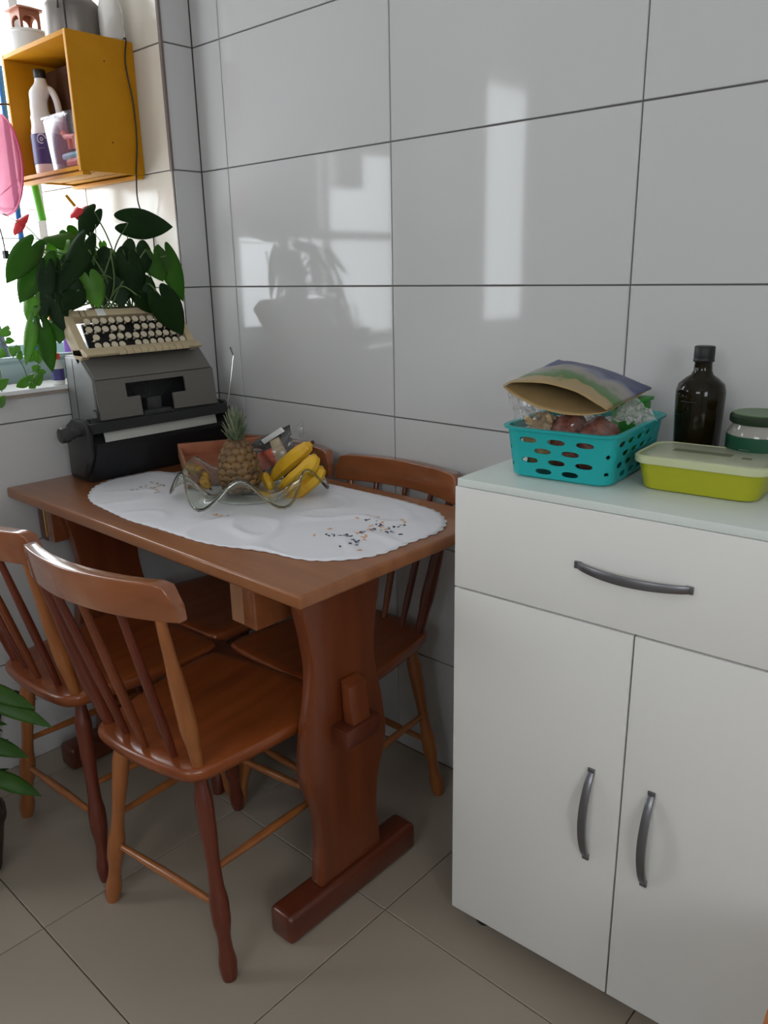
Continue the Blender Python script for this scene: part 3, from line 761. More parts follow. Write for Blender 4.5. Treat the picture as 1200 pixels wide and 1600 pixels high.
mb = MB(); mb.tube(bez([(.17, -.112, .90), (.19, -.118, .92), (.200, -.105, 1.00), (.203, -.088, 1.085)], 6), .0017, 8); mb.tube([(.203, -.088, 1.083), (.200, -.094, 1.106)], [.0022, .0034], 8)
tag(mb.put('carriage_lever', M['chrome'], tw), 'thin bare metal carriage lever sticking up')
# keyboard frame (cream), leaning back
K0, K1 = -.497, -.150          # y extent
def kp(y, s, h=0):             # s: 0 at the bottom bar, 1 at the top; h outwards
    b = Vector((.118, y, 1.107)); tpt = Vector((.034, y, 1.218)); d = (tpt-b).normalized(); n_ = Vector((d.z, 0, -d.x))
    return b.lerp(tpt, s)+n_*h
kf = MB()
def kbar(y0, y1, s0, s1, h0, h1, bev=.002, tgt=None):
    (tgt or kf).prism([kp(y0, s0, h0), kp(y1, s0, h0), kp(y1, s1, h0), kp(y0, s1, h0)], kp(y0, s0, h1)-kp(y0, s0, h0), bev)
kbar(K0, K0+.022, 0, 1.0, -.035, .006); kbar(K1-.022, K1, 0, 1.0, -.035, .006)
kbar(K0, K1, .86, 1.0, -.030, .004)
kf.put('keyboard_frame', M['cream'], tw)
kf = MB(); kf.prism([(K_, y, z) for K_, y, z in ((.070, K0, 1.1078), (.140, K0, 1.1078), (.146, K0, 1.114), (.118, K0, 1.128), (.070, K0, 1.124))], (0, K1-K0, 0), .002); kf.put('keyboard_front_bar', M['cream'], tw)
kf = MB(); kbar(-.404, -.380, .85, 1.005, .0045, .0055, .0003, kf); kf.put('badge', M['white'], tw)
kf = MB(); kbar(-.452, -.4505, .85, 1.0, .0042, .0052, 0, kf); kbar(-.437, -.4355, .85, 1.0, .0042, .0052, 0, kf); kf.put('frame_seam', M['tw_dark'], tw)
for k in range(10):
    y = -.408+.0215*k
    MB().prism([(.1395, y, 1.1085), (.1485, y, 1.1085), (.1485, y, 1.117), (.136, y, 1.125)], (0, .0195, 0), .001).put('tab_key', M['cream'], tw)
kf = MB(); kf.box((.139, -.412, 1.1055), (.1465, -.19, 1.1078)); kf.put('tab_slot', M['tw_dark'], tw)
nd = (kp(0, 1)-kp(0, 0)).normalized(); kn = Vector((nd.z, 0, -nd.x))
KM = Matrix(((nd.x, 0, kn.x), (0, 1, 0), (nd.z, 0, kn.z)))
kb = MB(); kb.lathe([(.0030, -.016), (.0030, -.002), (.0086, -.001), (.0092, .0015), (.0086, .0028), (.0074, .0030), (.0070, .0024)], (0, 0, 0), 16, axis=KM); kme = kb.mesh(True, 40); kme.materials.append(M['key'])
kd = MB(); kd.lathe([(.0012, .0021), (.0013, .0023)], (0, 0, 0), 8, axis=KM); dme = kd.mesh(); dme.materials.append(M['key_c'])
org = Vector(tw.location)
arms = MB()
for r, s in enumerate((.18, .36, .54, .72)):
    n_ = 12
    for k in range(n_):
        if (r, k) in ((1, 1), (2, 5), (0, 4), (3, 10)): continue
        y = K0+.048+.0232*k+(.004, .009, 0, .005)[r]*1.0
        p = kp(y, s, .006+.002*random.random())
        o = bpy.data.objects.new('key', kme); C.objects.link(o); o.parent = tw; o.location = p-org
        d_ = bpy.data.objects.new('legend', dme); C.objects.link(d_); d_.parent = o
        arms.tube([p-kn*.010, kp(y, min(.8, s+.05), -.022), Vector((.05, y*.6-.125, 1.10))], .0016, 5)
arms.put('key_arms', M['tw_dark'], tw)
MB().prism([kp(K0+.04, .05, -.032), kp(K1-.024, .05, -.032), kp(K1-.024, .84, -.034), kp(K0+.056, .84, -.034)], kn*.006, .001).put('key_bed', M['tw_dark'], tw)

# ------------------------------------------------------------------ anthurium planted behind the keyboard
an = thing('anthurium', 'large anthurium with dark heart-shaped leaves and red flowers growing out of the typewriter', 'plant', (.0, -.30, 1.107))
PC = Vector((.005, -.30, 1.20))
MB().lathe([(.030, 1.108), (.036, 1.112), (.046, 1.205), (.050, 1.207), (.050, 1.222), (.046, 1.222), (.044, 1.212), (.01, 1.212)], (-.012, -.30, 0), 28, rfun=lambda p, a, r, z: Vector((p.x*.85, p.y*2.0, p.z))).put('flowerpot', M['pot'], an)
MB().lathe([(.043, 1.205), (.043, 1.214), (.02, 1.219), (.005, 1.22)], (-.012, -.30, 0), 20, rfun=lambda p, a, r, z: Vector((p.x*.85, p.y*2.0, p.z))).put('soil', M['soil'], an)
OUT = [(0, .001), (-.16, .10), (-.26, .28), (-.26, .50), (-.14, .75), (.03, .93), (.2, 1.0), (.38, .96), (.56, .80), (.72, .58), (.86, .32), (.95, .12), (1.0, .0)]
def leaf_mesh(base, tip, width, face, cup=.25, droop=.12, lob=1.0):
    base = Vector(base); tip = Vector(tip); d = tip-base; L = d.length; dn = d.normalized()
    n = (Vector(face)-dn*Vector(face).dot(dn)).normalized(); sd = dn.cross(n)
    mb = MB(); ob = bez([Vector((x, y, 0)) for x, y in OUT], 2)
    for sg in (-1, 1):
        rows = []
        for p in ob:
            x, y = p.x, p.y; mx = max(x, 0)*1.0 if x > 0 else 0
            row = []
            for k in range(4):
                f = k/3; X = mx+(x*lob if x < 0 else x)*f-(mx*f if x >= 0 else 0); X = mx*(1-f)+(x*lob if x < 0 else x)*f; Yv = y*f
                pos = base+dn*L*X+sd*sg*Yv*width/2+n*(-cup*width/2*Yv*Yv-droop*L*max(0, X)**2+.02*width*math.sin(9*X+sg)*Yv)
                row.append(mb.bm.verts.new(pos))
            rows.append(row)
        for A, B in zip(rows, rows[1:]):
            for k in range(3):
                vs = (A[k], A[k+1], B[k+1], B[k]) if sg > 0 else (B[k], B[k+1], A[k+1], A[k])
                try: mb.bm.faces.new(vs)
                except ValueError: pass
    bmesh.ops.remove_doubles(mb.bm, verts=mb.bm.verts, dist=.0003)
    return mb
def leaf(parent, root, base, tip, width, face, m, cup=.25, droop=.1, lob=1, stem_r=.0022, name='leaf'):
    mb = leaf_mesh(base, tip, width, face, cup, droop, lob)
    o = mb.put(name, m, parent, angle=180); solid(o, .0009)
    if root is not None:
        a = Vector(root); b = Vector(base); mid = a.lerp(b, .5)+Vector((0, 0, .04+.12*abs(b.x-a.x)))
        s = MB(); s.tube(bez([a, mid, b], 6), stem_r, 6); s.put('stalk', M['stem'], parent)
def cp(x, y, X):   # crop position (4x, origin 0,280)
    return at(x/4, 280+y/4, 0, X)
toC = (-FW)
LV = [  # base, tip, width(crop px), plane x, material, face, cup
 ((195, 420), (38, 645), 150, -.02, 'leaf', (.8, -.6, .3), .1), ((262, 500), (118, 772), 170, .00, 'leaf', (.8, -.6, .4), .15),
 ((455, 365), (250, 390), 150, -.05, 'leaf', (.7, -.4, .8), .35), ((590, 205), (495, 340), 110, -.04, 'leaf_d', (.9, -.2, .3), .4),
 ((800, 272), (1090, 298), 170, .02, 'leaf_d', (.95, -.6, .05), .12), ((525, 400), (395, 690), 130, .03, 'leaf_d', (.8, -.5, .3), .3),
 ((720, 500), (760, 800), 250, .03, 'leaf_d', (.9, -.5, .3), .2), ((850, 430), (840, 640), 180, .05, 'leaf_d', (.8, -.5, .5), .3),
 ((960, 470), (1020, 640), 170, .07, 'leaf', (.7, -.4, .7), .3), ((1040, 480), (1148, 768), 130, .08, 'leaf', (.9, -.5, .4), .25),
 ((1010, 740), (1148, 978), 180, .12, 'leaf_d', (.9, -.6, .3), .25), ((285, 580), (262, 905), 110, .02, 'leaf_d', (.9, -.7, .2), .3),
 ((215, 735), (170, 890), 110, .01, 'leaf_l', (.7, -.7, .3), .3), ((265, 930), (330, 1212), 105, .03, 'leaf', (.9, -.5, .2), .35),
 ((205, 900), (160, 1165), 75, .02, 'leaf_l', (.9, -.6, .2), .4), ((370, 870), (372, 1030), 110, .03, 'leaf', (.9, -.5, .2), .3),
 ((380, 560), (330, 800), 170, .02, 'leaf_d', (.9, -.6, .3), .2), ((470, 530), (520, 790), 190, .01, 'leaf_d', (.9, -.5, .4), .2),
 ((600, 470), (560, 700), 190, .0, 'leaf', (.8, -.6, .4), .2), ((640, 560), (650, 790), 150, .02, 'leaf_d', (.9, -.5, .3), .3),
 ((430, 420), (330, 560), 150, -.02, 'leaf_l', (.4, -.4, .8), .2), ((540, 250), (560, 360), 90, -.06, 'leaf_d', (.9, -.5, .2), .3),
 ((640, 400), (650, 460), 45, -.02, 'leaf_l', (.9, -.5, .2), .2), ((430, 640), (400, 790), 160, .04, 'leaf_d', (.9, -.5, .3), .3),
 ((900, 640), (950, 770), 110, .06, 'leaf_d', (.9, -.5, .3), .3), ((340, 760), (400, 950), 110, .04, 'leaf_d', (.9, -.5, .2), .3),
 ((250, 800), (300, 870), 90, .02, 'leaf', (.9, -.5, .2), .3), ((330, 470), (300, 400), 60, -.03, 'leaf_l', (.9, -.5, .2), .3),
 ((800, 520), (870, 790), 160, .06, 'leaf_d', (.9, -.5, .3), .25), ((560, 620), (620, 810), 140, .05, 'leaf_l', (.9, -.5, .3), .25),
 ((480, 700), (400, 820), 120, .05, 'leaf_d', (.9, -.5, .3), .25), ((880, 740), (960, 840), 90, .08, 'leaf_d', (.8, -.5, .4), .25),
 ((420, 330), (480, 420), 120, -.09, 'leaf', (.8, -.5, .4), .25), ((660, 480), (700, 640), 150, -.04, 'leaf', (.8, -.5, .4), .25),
]
PXM = 2.35/1234/4
for i, (b, t, wd, X, m_, fc, cup) in enumerate(LV):
    root = PC+Vector((random.uniform(-.02, .02), random.uniform(-.07, .07), .01))
    leaf(an, root, cp(*b, X), cp(*t, X+random.uniform(-.01, .02)), wd*PXM, fc, M[m_], cup, .05)
for b, t, wd, X, rt in (((470, 235), (550, 155), 55, -.06, (640, 400)), ((490, 180), (438, 240), 50, -.06, None), ((110, 270), (180, 210), 42, -.05, (255, 390)), ((120, 260), (85, 350), 50, -.05, None), ((200, 432), (252, 440), 55, -.03, (300, 560))):
    leaf(an, None, cp(*b, X), cp(*t, X), wd*PXM*1.35, (.5, -.5, .7), M['red'], .5, .1, .3, name='flower')
for pts, X in ((((640, 400), (560, 300), (490, 190)), -.06), (((255, 390), (180, 310), (115, 270), (20, 215)), -.05), (((700, 490), (790, 430), (797, 350)), .02), (((600, 500), (600, 380), (598, 280)), 0), (((330, 560), (290, 470), (250, 440)), -.03), (((480, 780), (500, 560), (600, 420)), 0), (((740, 790), (700, 640), (720, 500)), .02), (((900, 800), (920, 640), (960, 480)), .05)):
    MB().tube(bez([cp(*p, X) for p in pts], 6), .0013, 6).put('flower_stalk', M['stem'], an)
for k in range(9):
    a = PC+Vector((random.uniform(-.02, .02), random.uniform(-.08, .08), 0)); MB().tube(bez([a, a+Vector((random.uniform(-.03, .03), random.uniform(-.05, .05), .08)), a+Vector((random.uniform(-.07, .07), random.uniform(-.10, .10), .17))], 5), .0022, 6).put('stalk', M['stem'], an)

# ------------------------------------------------------------------ wall crate and the things in and on it
CX0, CX1, CY0, CY1, Z0, Z1 = -.532, -.145, -.296, -.0965, 1.575, 1.932
cr = thing('wooden_crate', 'ochre yellow wooden crate hung on the wall as a shelf above the plant', 'shelf', ((CX0+CX1)/2, CY1, Z0))
th = .012
MB().box((CX1-th, CY0, Z0+.010), (CX1, CY1, Z1), .001).put('side_panel', M['yellow'], cr)
MB().box((CX0, CY0, Z0+.010), (CX0+th, CY1, Z1), .001).put('side_panel', M['yellow'], cr)
MB().box((CX0+th+.0005, CY0, Z1-th), (CX1-th-.0005, CY1, Z1), .001).put('top_board', M['yellow'], cr)
for a, b in ((CY0, CY0+.058), (CY0+.070, CY0+.128), (CY0+.140, CY1)):
    MB().box((CX0+th+.0005, a, Z0+.014), (CX1-th-.0005, b, Z0+.024), .001).put('bottom_slat', M['yellow'], cr)
for y in (CY0+.004, CY1-.028):
    MB().box((CX0, y, Z0), (CX1, y+.024, Z0+.0095), .001).put('bottom_batten', M['yellow'], cr)
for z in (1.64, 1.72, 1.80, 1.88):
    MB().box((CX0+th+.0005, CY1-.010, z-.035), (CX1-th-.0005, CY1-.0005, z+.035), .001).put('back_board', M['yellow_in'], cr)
mb = MB()
for y, z in ((-.19, 1.87), (-.19, 1.665)): mb.lathe([(.0025, 0), (.002, .0008)], (CX1-.0002, y, z), 8, axis=Matrix(((0, 0, 1), (1, 0, 0), (0, 1, 0))))
mb.put('screw_hole', M['tw_dark'], cr)
ZI = Z0+.0245
jg = thing('cleaning_bottle', 'white plastic jug bottle with handle, black cap and navy label in the yellow crate', 'bottle', (-.435, -.235, ZI))
jc = Vector((-.440, -.232, 0))
prof = [(.0, .040), (.04, .045), (.30, .046), (.46, .044), (.58, .034), (.66, .026), (.76, .025), (.86, .030), (.91, .026), (.95, .017), (1, .0155)]
RH = Vector((.739, .674, 0))
def lean(p, a, r, z):
    k = (z-ZI)/.268; sh = -.014*max(0, math.sin(PI*min(1, max(0, (k-.5)/.42))))
    return p+RH*sh
mb = MB(); mb.lathe([(interp(prof, k/30), ZI+.268*k/30) for k in range(31)], jc, 24, rfun=lean); mb.put('jug_body', M['white'], jg)
mb = MB(); mb.tube(bez([jc+RH*.004+Vector((0, 0, ZI+.240)), jc+RH*.028+Vector((0, 0, ZI+.234)), jc+RH*.042+Vector((0, 0, ZI+.20)), jc+RH*.044+Vector((0, 0, ZI+.15)), jc+RH*.034+Vector((0, 0, ZI+.11))], 6), .0100, 12); mb.put('handle', M['white'], jg)
mb = MB(); mb.lathe([(.0165, ZI+.266), (.0175, ZI+.268), (.0175, ZI+.288), (.016, ZI+.290)], jc, 20); mb.put('cap', M['black'], jg)
mb = MB(); mb.lathe([(.0455, ZI+.030), (.0466, ZI+.031), (.0468, ZI+.112), (.0450, ZI+.113)], jc, 24); mb.put('label', M['navy'], jg)
# curled light mark on the label
fwd2 = (CAM-jc); fwd2.z = 0; fwd2.normalize(); sd2 = Vector((-fwd2.y, fwd2.x, 0))
def onlab(s, z):
    a = s/.047; return jc+fwd2*(.0475*math.cos(a))+sd2*(.0475*math.sin(a))+Vector((0, 0, ZI+z))
MB().tube([onlab(-.018+.012*math.cos(a), .098+.012*math.sin(a)) for a in [k*PI/10 for k in range(0, 17)]], .0016, 6).put('label_mark', M['white'], jg)
MB().tube([onlab(-.018+.004*math.cos(a), .097+.004*math.sin(a)) for a in [k*PI/8 for k in range(0, 17)]], .0014, 6).put('label_mark', M['white'], jg)
MB().tube([onlab(-.030, .072), onlab(-.012, .073)], .0012, 6).put('label_mark', M['tw_side'], jg)
bx = thing('storage_box', 'clear plastic box with orange and green toys inside, in the yellow crate', 'box', (-.27, -.23, ZI))
mb = MB(); bc = Vector((-.272, -.215, 0))
mb.lathe([(.058, ZI+.0005), (.064, ZI+.004), (.074, ZI+.135), (.078, ZI+.137), (.078, ZI+.143), (.073, ZI+.143), (.062, ZI+.006), (.02, ZI+.004)], bc, 48, sq=8, rfun=lambda p, a, r, z: Vector((p.x*1.32, p.y*.98, p.z)))
mb.put('box_shell', M['clearbox'], bx)
def toy(name, label, m, pts, r, group=None):
    mb = MB()
    for seg in pts: mb.tube([bc+Vector(p) for p in seg], r, 8)
    o = mb.put(name, m); tag(o, label, 'toy', group)
Zt = ZI+.006
toy('toy', 'orange toy animal standing upright in the clear box', M['orange'], [[(-.02, -.038, Zt+.085), (.035, -.038, Zt+.08)], [(-.02, -.038, Zt+.085), (-.03, -.038, Zt+.098)], [(.002, -.038, Zt+.08), (.004, -.038, Zt+.05)], [(.03, -.038, Zt+.078), (.032, -.038, Zt+.048)]], .0075)
toy('toy', 'teal flat toy below the orange animal in the clear box', M['tealstick'], [[(-.05, -.03, Zt+.034), (.05, -.03, Zt+.036)]], .010)
toy('toy', 'orange block at the bottom of the clear box', M['orange'], [[(-.005, -.040, Zt+.014), (.055, -.040, Zt+.014)]], .012)
toy('toy', 'dark green piece at the bottom left of the clear box', M['dkgreen_lid'], [[(-.055, -.02, Zt+.012), (-.025, -.005, Zt+.012)]], .010)
o = MB().box((-.505, -.180, ZI+.0003), (-.168, -.112, ZI+.300), .004).put('mass', mat('dark_brown_mass', (.055, .020, .009), .6)); tag(o, 'dark brown carton filling the back of the yellow crate behind the white jug', 'box')  # guessed filler for an unidentified dark area at the back of the crate
ca = Vector((-.275, -.195, 0)); ZT = Z1
cn = thing('canister', 'dull aluminium milk canister with clamp lid on top of the yellow crate', 'canister', (ca.x, ca.y, ZT))
mb = MB(); mb.lathe([(.078, ZT+.0005), (.080, ZT+.004), (.080, ZT+.075), (.078, ZT+.088), (.066, ZT+.102), (.054, ZT+.112), (.052, ZT+.13)], ca, 40); mb.put('canister_body', M['alu'], cn)
mb = MB(); mb.lathe([(.058, ZT+.118), (.060, ZT+.121), (.060, ZT+.130), (.058, ZT+.134), (.052, ZT+.150), (.02, ZT+.160), (.012, ZT+.162), (.012, ZT+.172)], ca, 36); mb.put('lid', M['alu'], cn)
cd_ = Vector((.62, -.78, 0)); cs = Vector((.78, .62, 0))
mb = MB(); b0 = ca+cd_*.083
mb.tube([b0+cs*.012+Vector((0, 0, ZT+.04)), b0+cs*.012+Vector((0, 0, ZT+.085)), ca+cd_*.062+cs*.012+Vector((0, 0, ZT+.128))], .0022, 6)
mb.tube([b0-cs*.006+Vector((0, 0, ZT+.07)), ca+cd_*.064-cs*.006+Vector((0, 0, ZT+.135))], .0022, 6)
mb.tube([b0+cs*.012+Vector((0, 0, ZT+.04)), b0+cs*.012+Vector((0, 0, ZT+.005))], .0018, 6); mb.put('clamp', M['tw_mid'], cn)
bu = Vector((-.476, -.236, 0))
o = MB().lathe([(.046, ZT+.0005), (.050, ZT+.004), (.055, ZT+.052), (.058, ZT+.054), (.058, ZT+.060), (.052, ZT+.061), (.02, ZT+.061)], bu, 36).put('plastic_pot', M['white']); tag(o, 'white plastic pot at the left end on top of the yellow crate', 'pot')
hs = thing('wooden_lantern', 'small reddish wooden arched lantern on the white pot above the crate', 'ornament', (bu.x, bu.y, ZT+.0615))
HZ = ZT+.0615
for (dx_, dy_, ax_) in ((0, -.028, 0), (0, .028, 0), (-.028, 0, 1), (.028, 0, 1)):
    t = plate([(-.03, 0), (-.022, 0)]+[(.022*math.cos(PI-a), .022+.016*math.sin(a)) for a in [k*PI/10 for k in range(11)]]+[(.022, 0), (.03, 0), (.03, .052), (-.03, .052)], [], .005)
    R_ = Matrix(((1, 0, 0), (0, 0, -1), (0, 1, 0))).to_4x4() if ax_ == 0 else Matrix(((0, 0, 1), (1, 0, 0), (0, 1, 0))).to_4x4()
    bmesh.ops.transform(t, matrix=Matrix.Translation(Vector((bu.x+dx_*1.0, bu.y+dy_*1.0, HZ))) @ R_, verts=t.verts); m_ = MB(); m_.add(t); m_.put('arch_wall', M['wood_tray'], hs, smooth=False)
MB().lathe([(.058, HZ+.052), (.058, HZ+.055), (.02, HZ+.066), (.002, HZ+.068)], (bu.x, bu.y, 0), 4, axis=None, rfun=lambda p, a, r, z: Matrix.Rotation(PI/4, 3, 'Z') @ p).put('roof', M['wood_tray'], hs, smooth=False)
wb_ = thing('water_bottle', 'translucent white bottle at the right end on top of the yellow crate', 'bottle', (-.180, -.135, ZT))
mb = MB(); mb.lathe([(.030, ZT+.0005), (.033, ZT+.004), (.033, ZT+.075), (.026, ZT+.10), (.014, ZT+.118), (.013, ZT+.14)], (-.180, -.135, 0), 28); mb.put('bottle_body', clear('milky_plastic', (.85, .83, .80), .25, .5), wb_)
mb = MB(); mb.lathe([(.0155, ZT+.1405), (.0155, ZT+.158), (.014, ZT+.16)], (-.180, -.135, 0), 20); mb.put('cap', M['white'], wb_)
# cable down the crate side
X = CX1+.0035
o = MB().tube(bez([(X-.03, -.115, ZT+.002), (X, -.118, ZT+.003), at(196, 100, 0, X), at(208, 160, 0, X), at(214, 220, 0, X), at(213, 270, 0, X), at(215, 312, 0, X), at(224, 338, 0, X), at(238, 362, 0, X+.01), at(242, 400, 0, X+.02)], 6), .0022, 8).put('power_cable', M['black']); tag(o, 'black cable hanging down the right side of the yellow crate', 'cable')
# pink colander / basin hanging at the left
pc = Vector((-.418, -.395, 1.616)); pkb = thing('plastic_basin', 'pink translucent round plastic basin hanging at the left picture edge before the crate', 'basin', pc)
axp = Matrix(((1, 0, 0), (0, 0, 1), (0, -1, 0)))
mb = MB(); mb.lathe([(.002, -.045), (.07, -.042), (.105, -.03), (.128, -.008), (.134, .0)][::1], pc, 48, axis=axp)
bm = mb.bm; bmesh.ops.delete(bm, geom=[f for f in bm.faces if len(f.verts) > 4], context='FACES')
o = mb.put('basin_shell', M['pink'], pkb); solid(o, .002)
MB().tube([pc+Vector((.135*math.cos(a), .0, .135*math.sin(a))) for a in [k*2*PI/48 for k in range(48)]], .0032, 8, closed=True).put('rim', M['pink_rim'], pkb)
MB().tube(bez([pc+Vector((-.03, 0, .134)), pc+Vector((-.06, .03, .165)), Vector((-.520, CY0-.012, 1.800)), Vector((-.535, CY0+.01, 1.80))], 6), .003, 8).put('hanging_loop', M['black'], pkb)
wr_ = thing('plug_cord', 'black cord with plug dangling at the left picture edge under the pink basin', 'cord', at(0, 350, 1, -.40))
MB().tube(bez([Vector((-.50, -.300, 1.60)), at(-12, 320, 1, -.36), at(-4, 345, 1, -.40), at(4, 372, 1, -.40), at(8, 392, 1, -.40)], 6), .0022, 8).put('wire', M['black'], wr_)
p = at(9, 398, 1, -.40); MB().box(p-Vector((.009, .007, .012)), p+Vector((.009, .007, .012)), .003).put('plug', M['black'], wr_)
# broom poles and cloths in the laundry
def pole(label, m, a, b, r, cap=None):
    o = MB().tube([a, b], r, 12).put('pole', m); tag(o, label, 'pole')
X = -.60
a, b = at(20, 270, 0, X), at(35, 385, 0, X); d = (b-a)/(b.z-a.z); pole('blue broom pole standing in the laundry behind the plant', M['blue'], a+d*.3, a+d*(.003-a.z), .009)
X = -.55
a, b = at(53, 285, 0, X), at(67, 345, 0, X); o = MB().tube([a+(a-b)*.8, b], .012, 14).put('pole', M['green']); tag(o, 'bright green rod end hanging below the crate', 'pole')
o = MB().tube([at(103, 305, 0, -.25), at(117, 322, 0, -.25)], .0045, 8).put('pole', M['yellow']); tag(o, 'short ochre stick end just under the crate', 'stick')
a, b = at(57, 505, 0, -.45), at(66, 560, 0, -.45); d = (b-a); o = MB().tube([a-d*.3, b+d*.4], .009, 10).put('brush_handle', M['tealstick']); tag(o, 'turquoise brush handle seen through the plant leaves', 'brush')
o = MB().tube([at(78, 395, 0, -.7), at(77, 430, 0, -.7), at(76, 470, 0, -.7), Vector((-.7, at(74, 560, 0, -.7).y, .003))], .009, 10).put('pole', M['orange']); tag(o, 'orange-brown stick seen through the plant leaves', 'stick')
def hang(name, label, m, a, b, drop, seed):
    a = Vector(a); b = Vector(b)
    def f(u, v):
        p = a.lerp(b, u); return p+Vector((.03*math.sin(u*14+seed)*(.4+v), .015*math.sin(u*9+v*4+seed), -drop*v))
    o = MB().grid(f, 30, 14).put(name, m, angle=180); solid(o, .003); tag(o, label, 'cloth')
hang('hanging_cloth', 'dark plaid cloth hanging in the laundry at the left picture edge', M['plaid'], (-.60, -.50, 1.42), (-.60, -.40, 1.40), .37, 1)
hang('hanging_cloth', 'pale blue cloth hanging in the laundry behind the dangling plug', M['paleblue'], (-.74, -.56, 1.52), (-.74, -.42, 1.50), .45, 4)
ln = MB().tube([(-.60, -.85, 1.425), (-.60, -.0965, 1.425)], .002, 6); o = ln.put('clothes_line', M['white']); tag(o, 'thin clothes line across the laundry', 'line')
ln = MB().tube([(-.74, -.85, 1.525), (-.74, -.0965, 1.525)], .002, 6); o = ln.put('clothes_line', M['white']); tag(o, 'thin clothes line nearest the laundry window', 'line')
# laundry tub below/behind the sill
tub = thing('laundry_tub', 'pale blue-white laundry tub behind the sill', 'tub', (-.40, -.45, .0))
mb = MB(); mb.lathe([(.13, .55), (.16, .56), (.205, 1.075), (.215, 1.085), (.215, 1.095), (.20, 1.095), (.15, .62), (.02, .60)], (-.40, -.47, 0), 48, sq=5, rfun=lambda p, a, r, z: Vector((p.x*1.0, p.y*1.5, p.z))); mb.put('tub_body', M['basin'], tub)
mb = MB()
for x, y in ((-.50, -.62), (-.30, -.62), (-.50, -.32), (-.30, -.32)): mb.tube([(x, y, .001), (x, y, .552)], .014, 10)
mb.put('tub_stand', M['white'], tub)
sb = thing('soap_bottle', 'small white bottle with red cap and dark label on the sill behind the typewriter', 'bottle', (-.075, -.40, 1.03))
p = at(93, 600, 2, 1.031); sb.location = (p.x, p.y, 1.03); c = Vector((p.x, p.y, 0))
MB().lathe([(.014, 1.0305), (.0155, 1.033), (.0155, 1.082), (.008, 1.092), (.007, 1.096)], c, 20).put('bottle_body', M['white'], sb)
MB().lathe([(.0162, 1.042), (.0162, 1.072)], c, 20).put('label', M['navy'], sb)
MB().lathe([(.010, 1.0965), (.010, 1.110), (.008, 1.112)], c, 16).put('cap', M['tomato'], sb)
o = MB().lathe([(.012, 0), (.016, .004), (.016, .06), (.007, .075), (.007, .09)], (-.42, -.26, 1.0955-.04), 16).put('detergent_bottle', M['purple']); tag(o, 'purple bottle behind the sill, seen between the leaves', 'bottle')
o.location = (0, .0, .0)

# trailing vine at the left
vn = thing('trailing_plant', 'small bright green trailing plant with round leaves at the left end of the sill', 'plant', (-.06, -.68, 1.03))
vp = Vector((-.06, -.70, 0))
MB().lathe([(.030, 1.0303), (.034, 1.033), (.044, 1.095), (.047, 1.097), (.047, 1.104), (.042, 1.104), (.040, 1.096), (.01, 1.094)], vp, 24).put('flowerpot', M['pot'], vn)
for path in ([(0, 520), (20, 510), (45, 530), (60, 560), (52, 600)], [(-10, 515), (8, 505), (25, 535), (20, 560)], [(-10, 530), (15, 545), (35, 570), (45, 598)], [(-12, 560), (0, 580), (3, 615), (2, 635)]):
    P = bez([vp+Vector((0, 0, 1.10))]+[at(x, y, 0, -.02+.01*k) for k, (x, y) in enumerate(path)], 5)
    MB().tube(P, .0011, 5).put('vine_stem', M['stem'], vn)
for x, y, s in ((8, 518, 12), (20, 548, 9), (2, 552, 10), (30, 556, 8), (27, 545, 7), (57, 555, 13), (36, 598, 12), (47, 590, 9), (58, 593, 13), (50, 603, 9), (64, 582, 9), (55, 575, 8), (2, 600, 12), (0, 628, 11), (62, 590, 8), (14, 532, 8), (48, 560, 8)):
    b = at(x, y, 0, .0+random.uniform(0, .03)); a = random.uniform(0, 2*PI); r = s*2.25/1234
    tp = b+RT*math.cos(a)*r+UP*math.sin(a)*r
    m_ = leaf_mesh(b-(tp-b)*.5, tp, r*1.3, (.6+random.uniform(-.3, .3), -.6, .5), .15, .1, .3); o = m_.put('leaf', M['leaf_l'], vn, angle=180)
    solid(o, .0007)

# floor plant at the left
fp = thing('potted_plant', 'leafy green plant in a dark pot on the floor at the left picture edge', 'plant', (.335, -1.03, 0))
q0 = Vector((.335, -1.03, 0))
MB().lathe([(.055, .001), (.062, .004), (.085, .13), (.090, .132), (.090, .15), (.084, .15), (.080, .135), (.02, .13)], q0, 32).put('flowerpot', M['pot'], fp)
for k in range(30):
    a = k*2.4; r = random.uniform(.04, .13); h = random.uniform(.20, .42)
    b = q0+Vector((math.cos(a)*r*.5, math.sin(a)*r*.5, h)); tp = b+Vector((math.cos(a)*.085, math.sin(a)*.085, random.uniform(-.05, .04)))
    leaf(fp, q0+Vector((math.cos(a)*.02, math.sin(a)*.02, .12)), b, tp, random.uniform(.03, .045), (math.cos(a)*.3, math.sin(a)*.3, 1), M['leaf'], .2, .15, .2)
for x, y in ((75, 1130), (50, 1102), (40, 1180), (60, 1240)):
    tp = at(x, y, 1, -.96); b = tp.lerp(q0+Vector((0, 0, tp.z)), .45)
    leaf(fp, q0+Vector((0, 0, .13)), b, tp, .036, (.2, -.5, .9), M['leaf'], .2, .1, .2)
o = MB().tube(bez([at(56, 1092, 0, .006), at(40, 1088, 0, .010), at(20, 1080, 0, .008), at(8, 1098, 0, .006), at(0, 1122, 0, .006), at(-4, 1160, 0, .006)], 6), .0022, 8).put('electric_cord', M['black']); tag(o, 'thin black cord looping on the lower left wall behind the chair', 'cord')

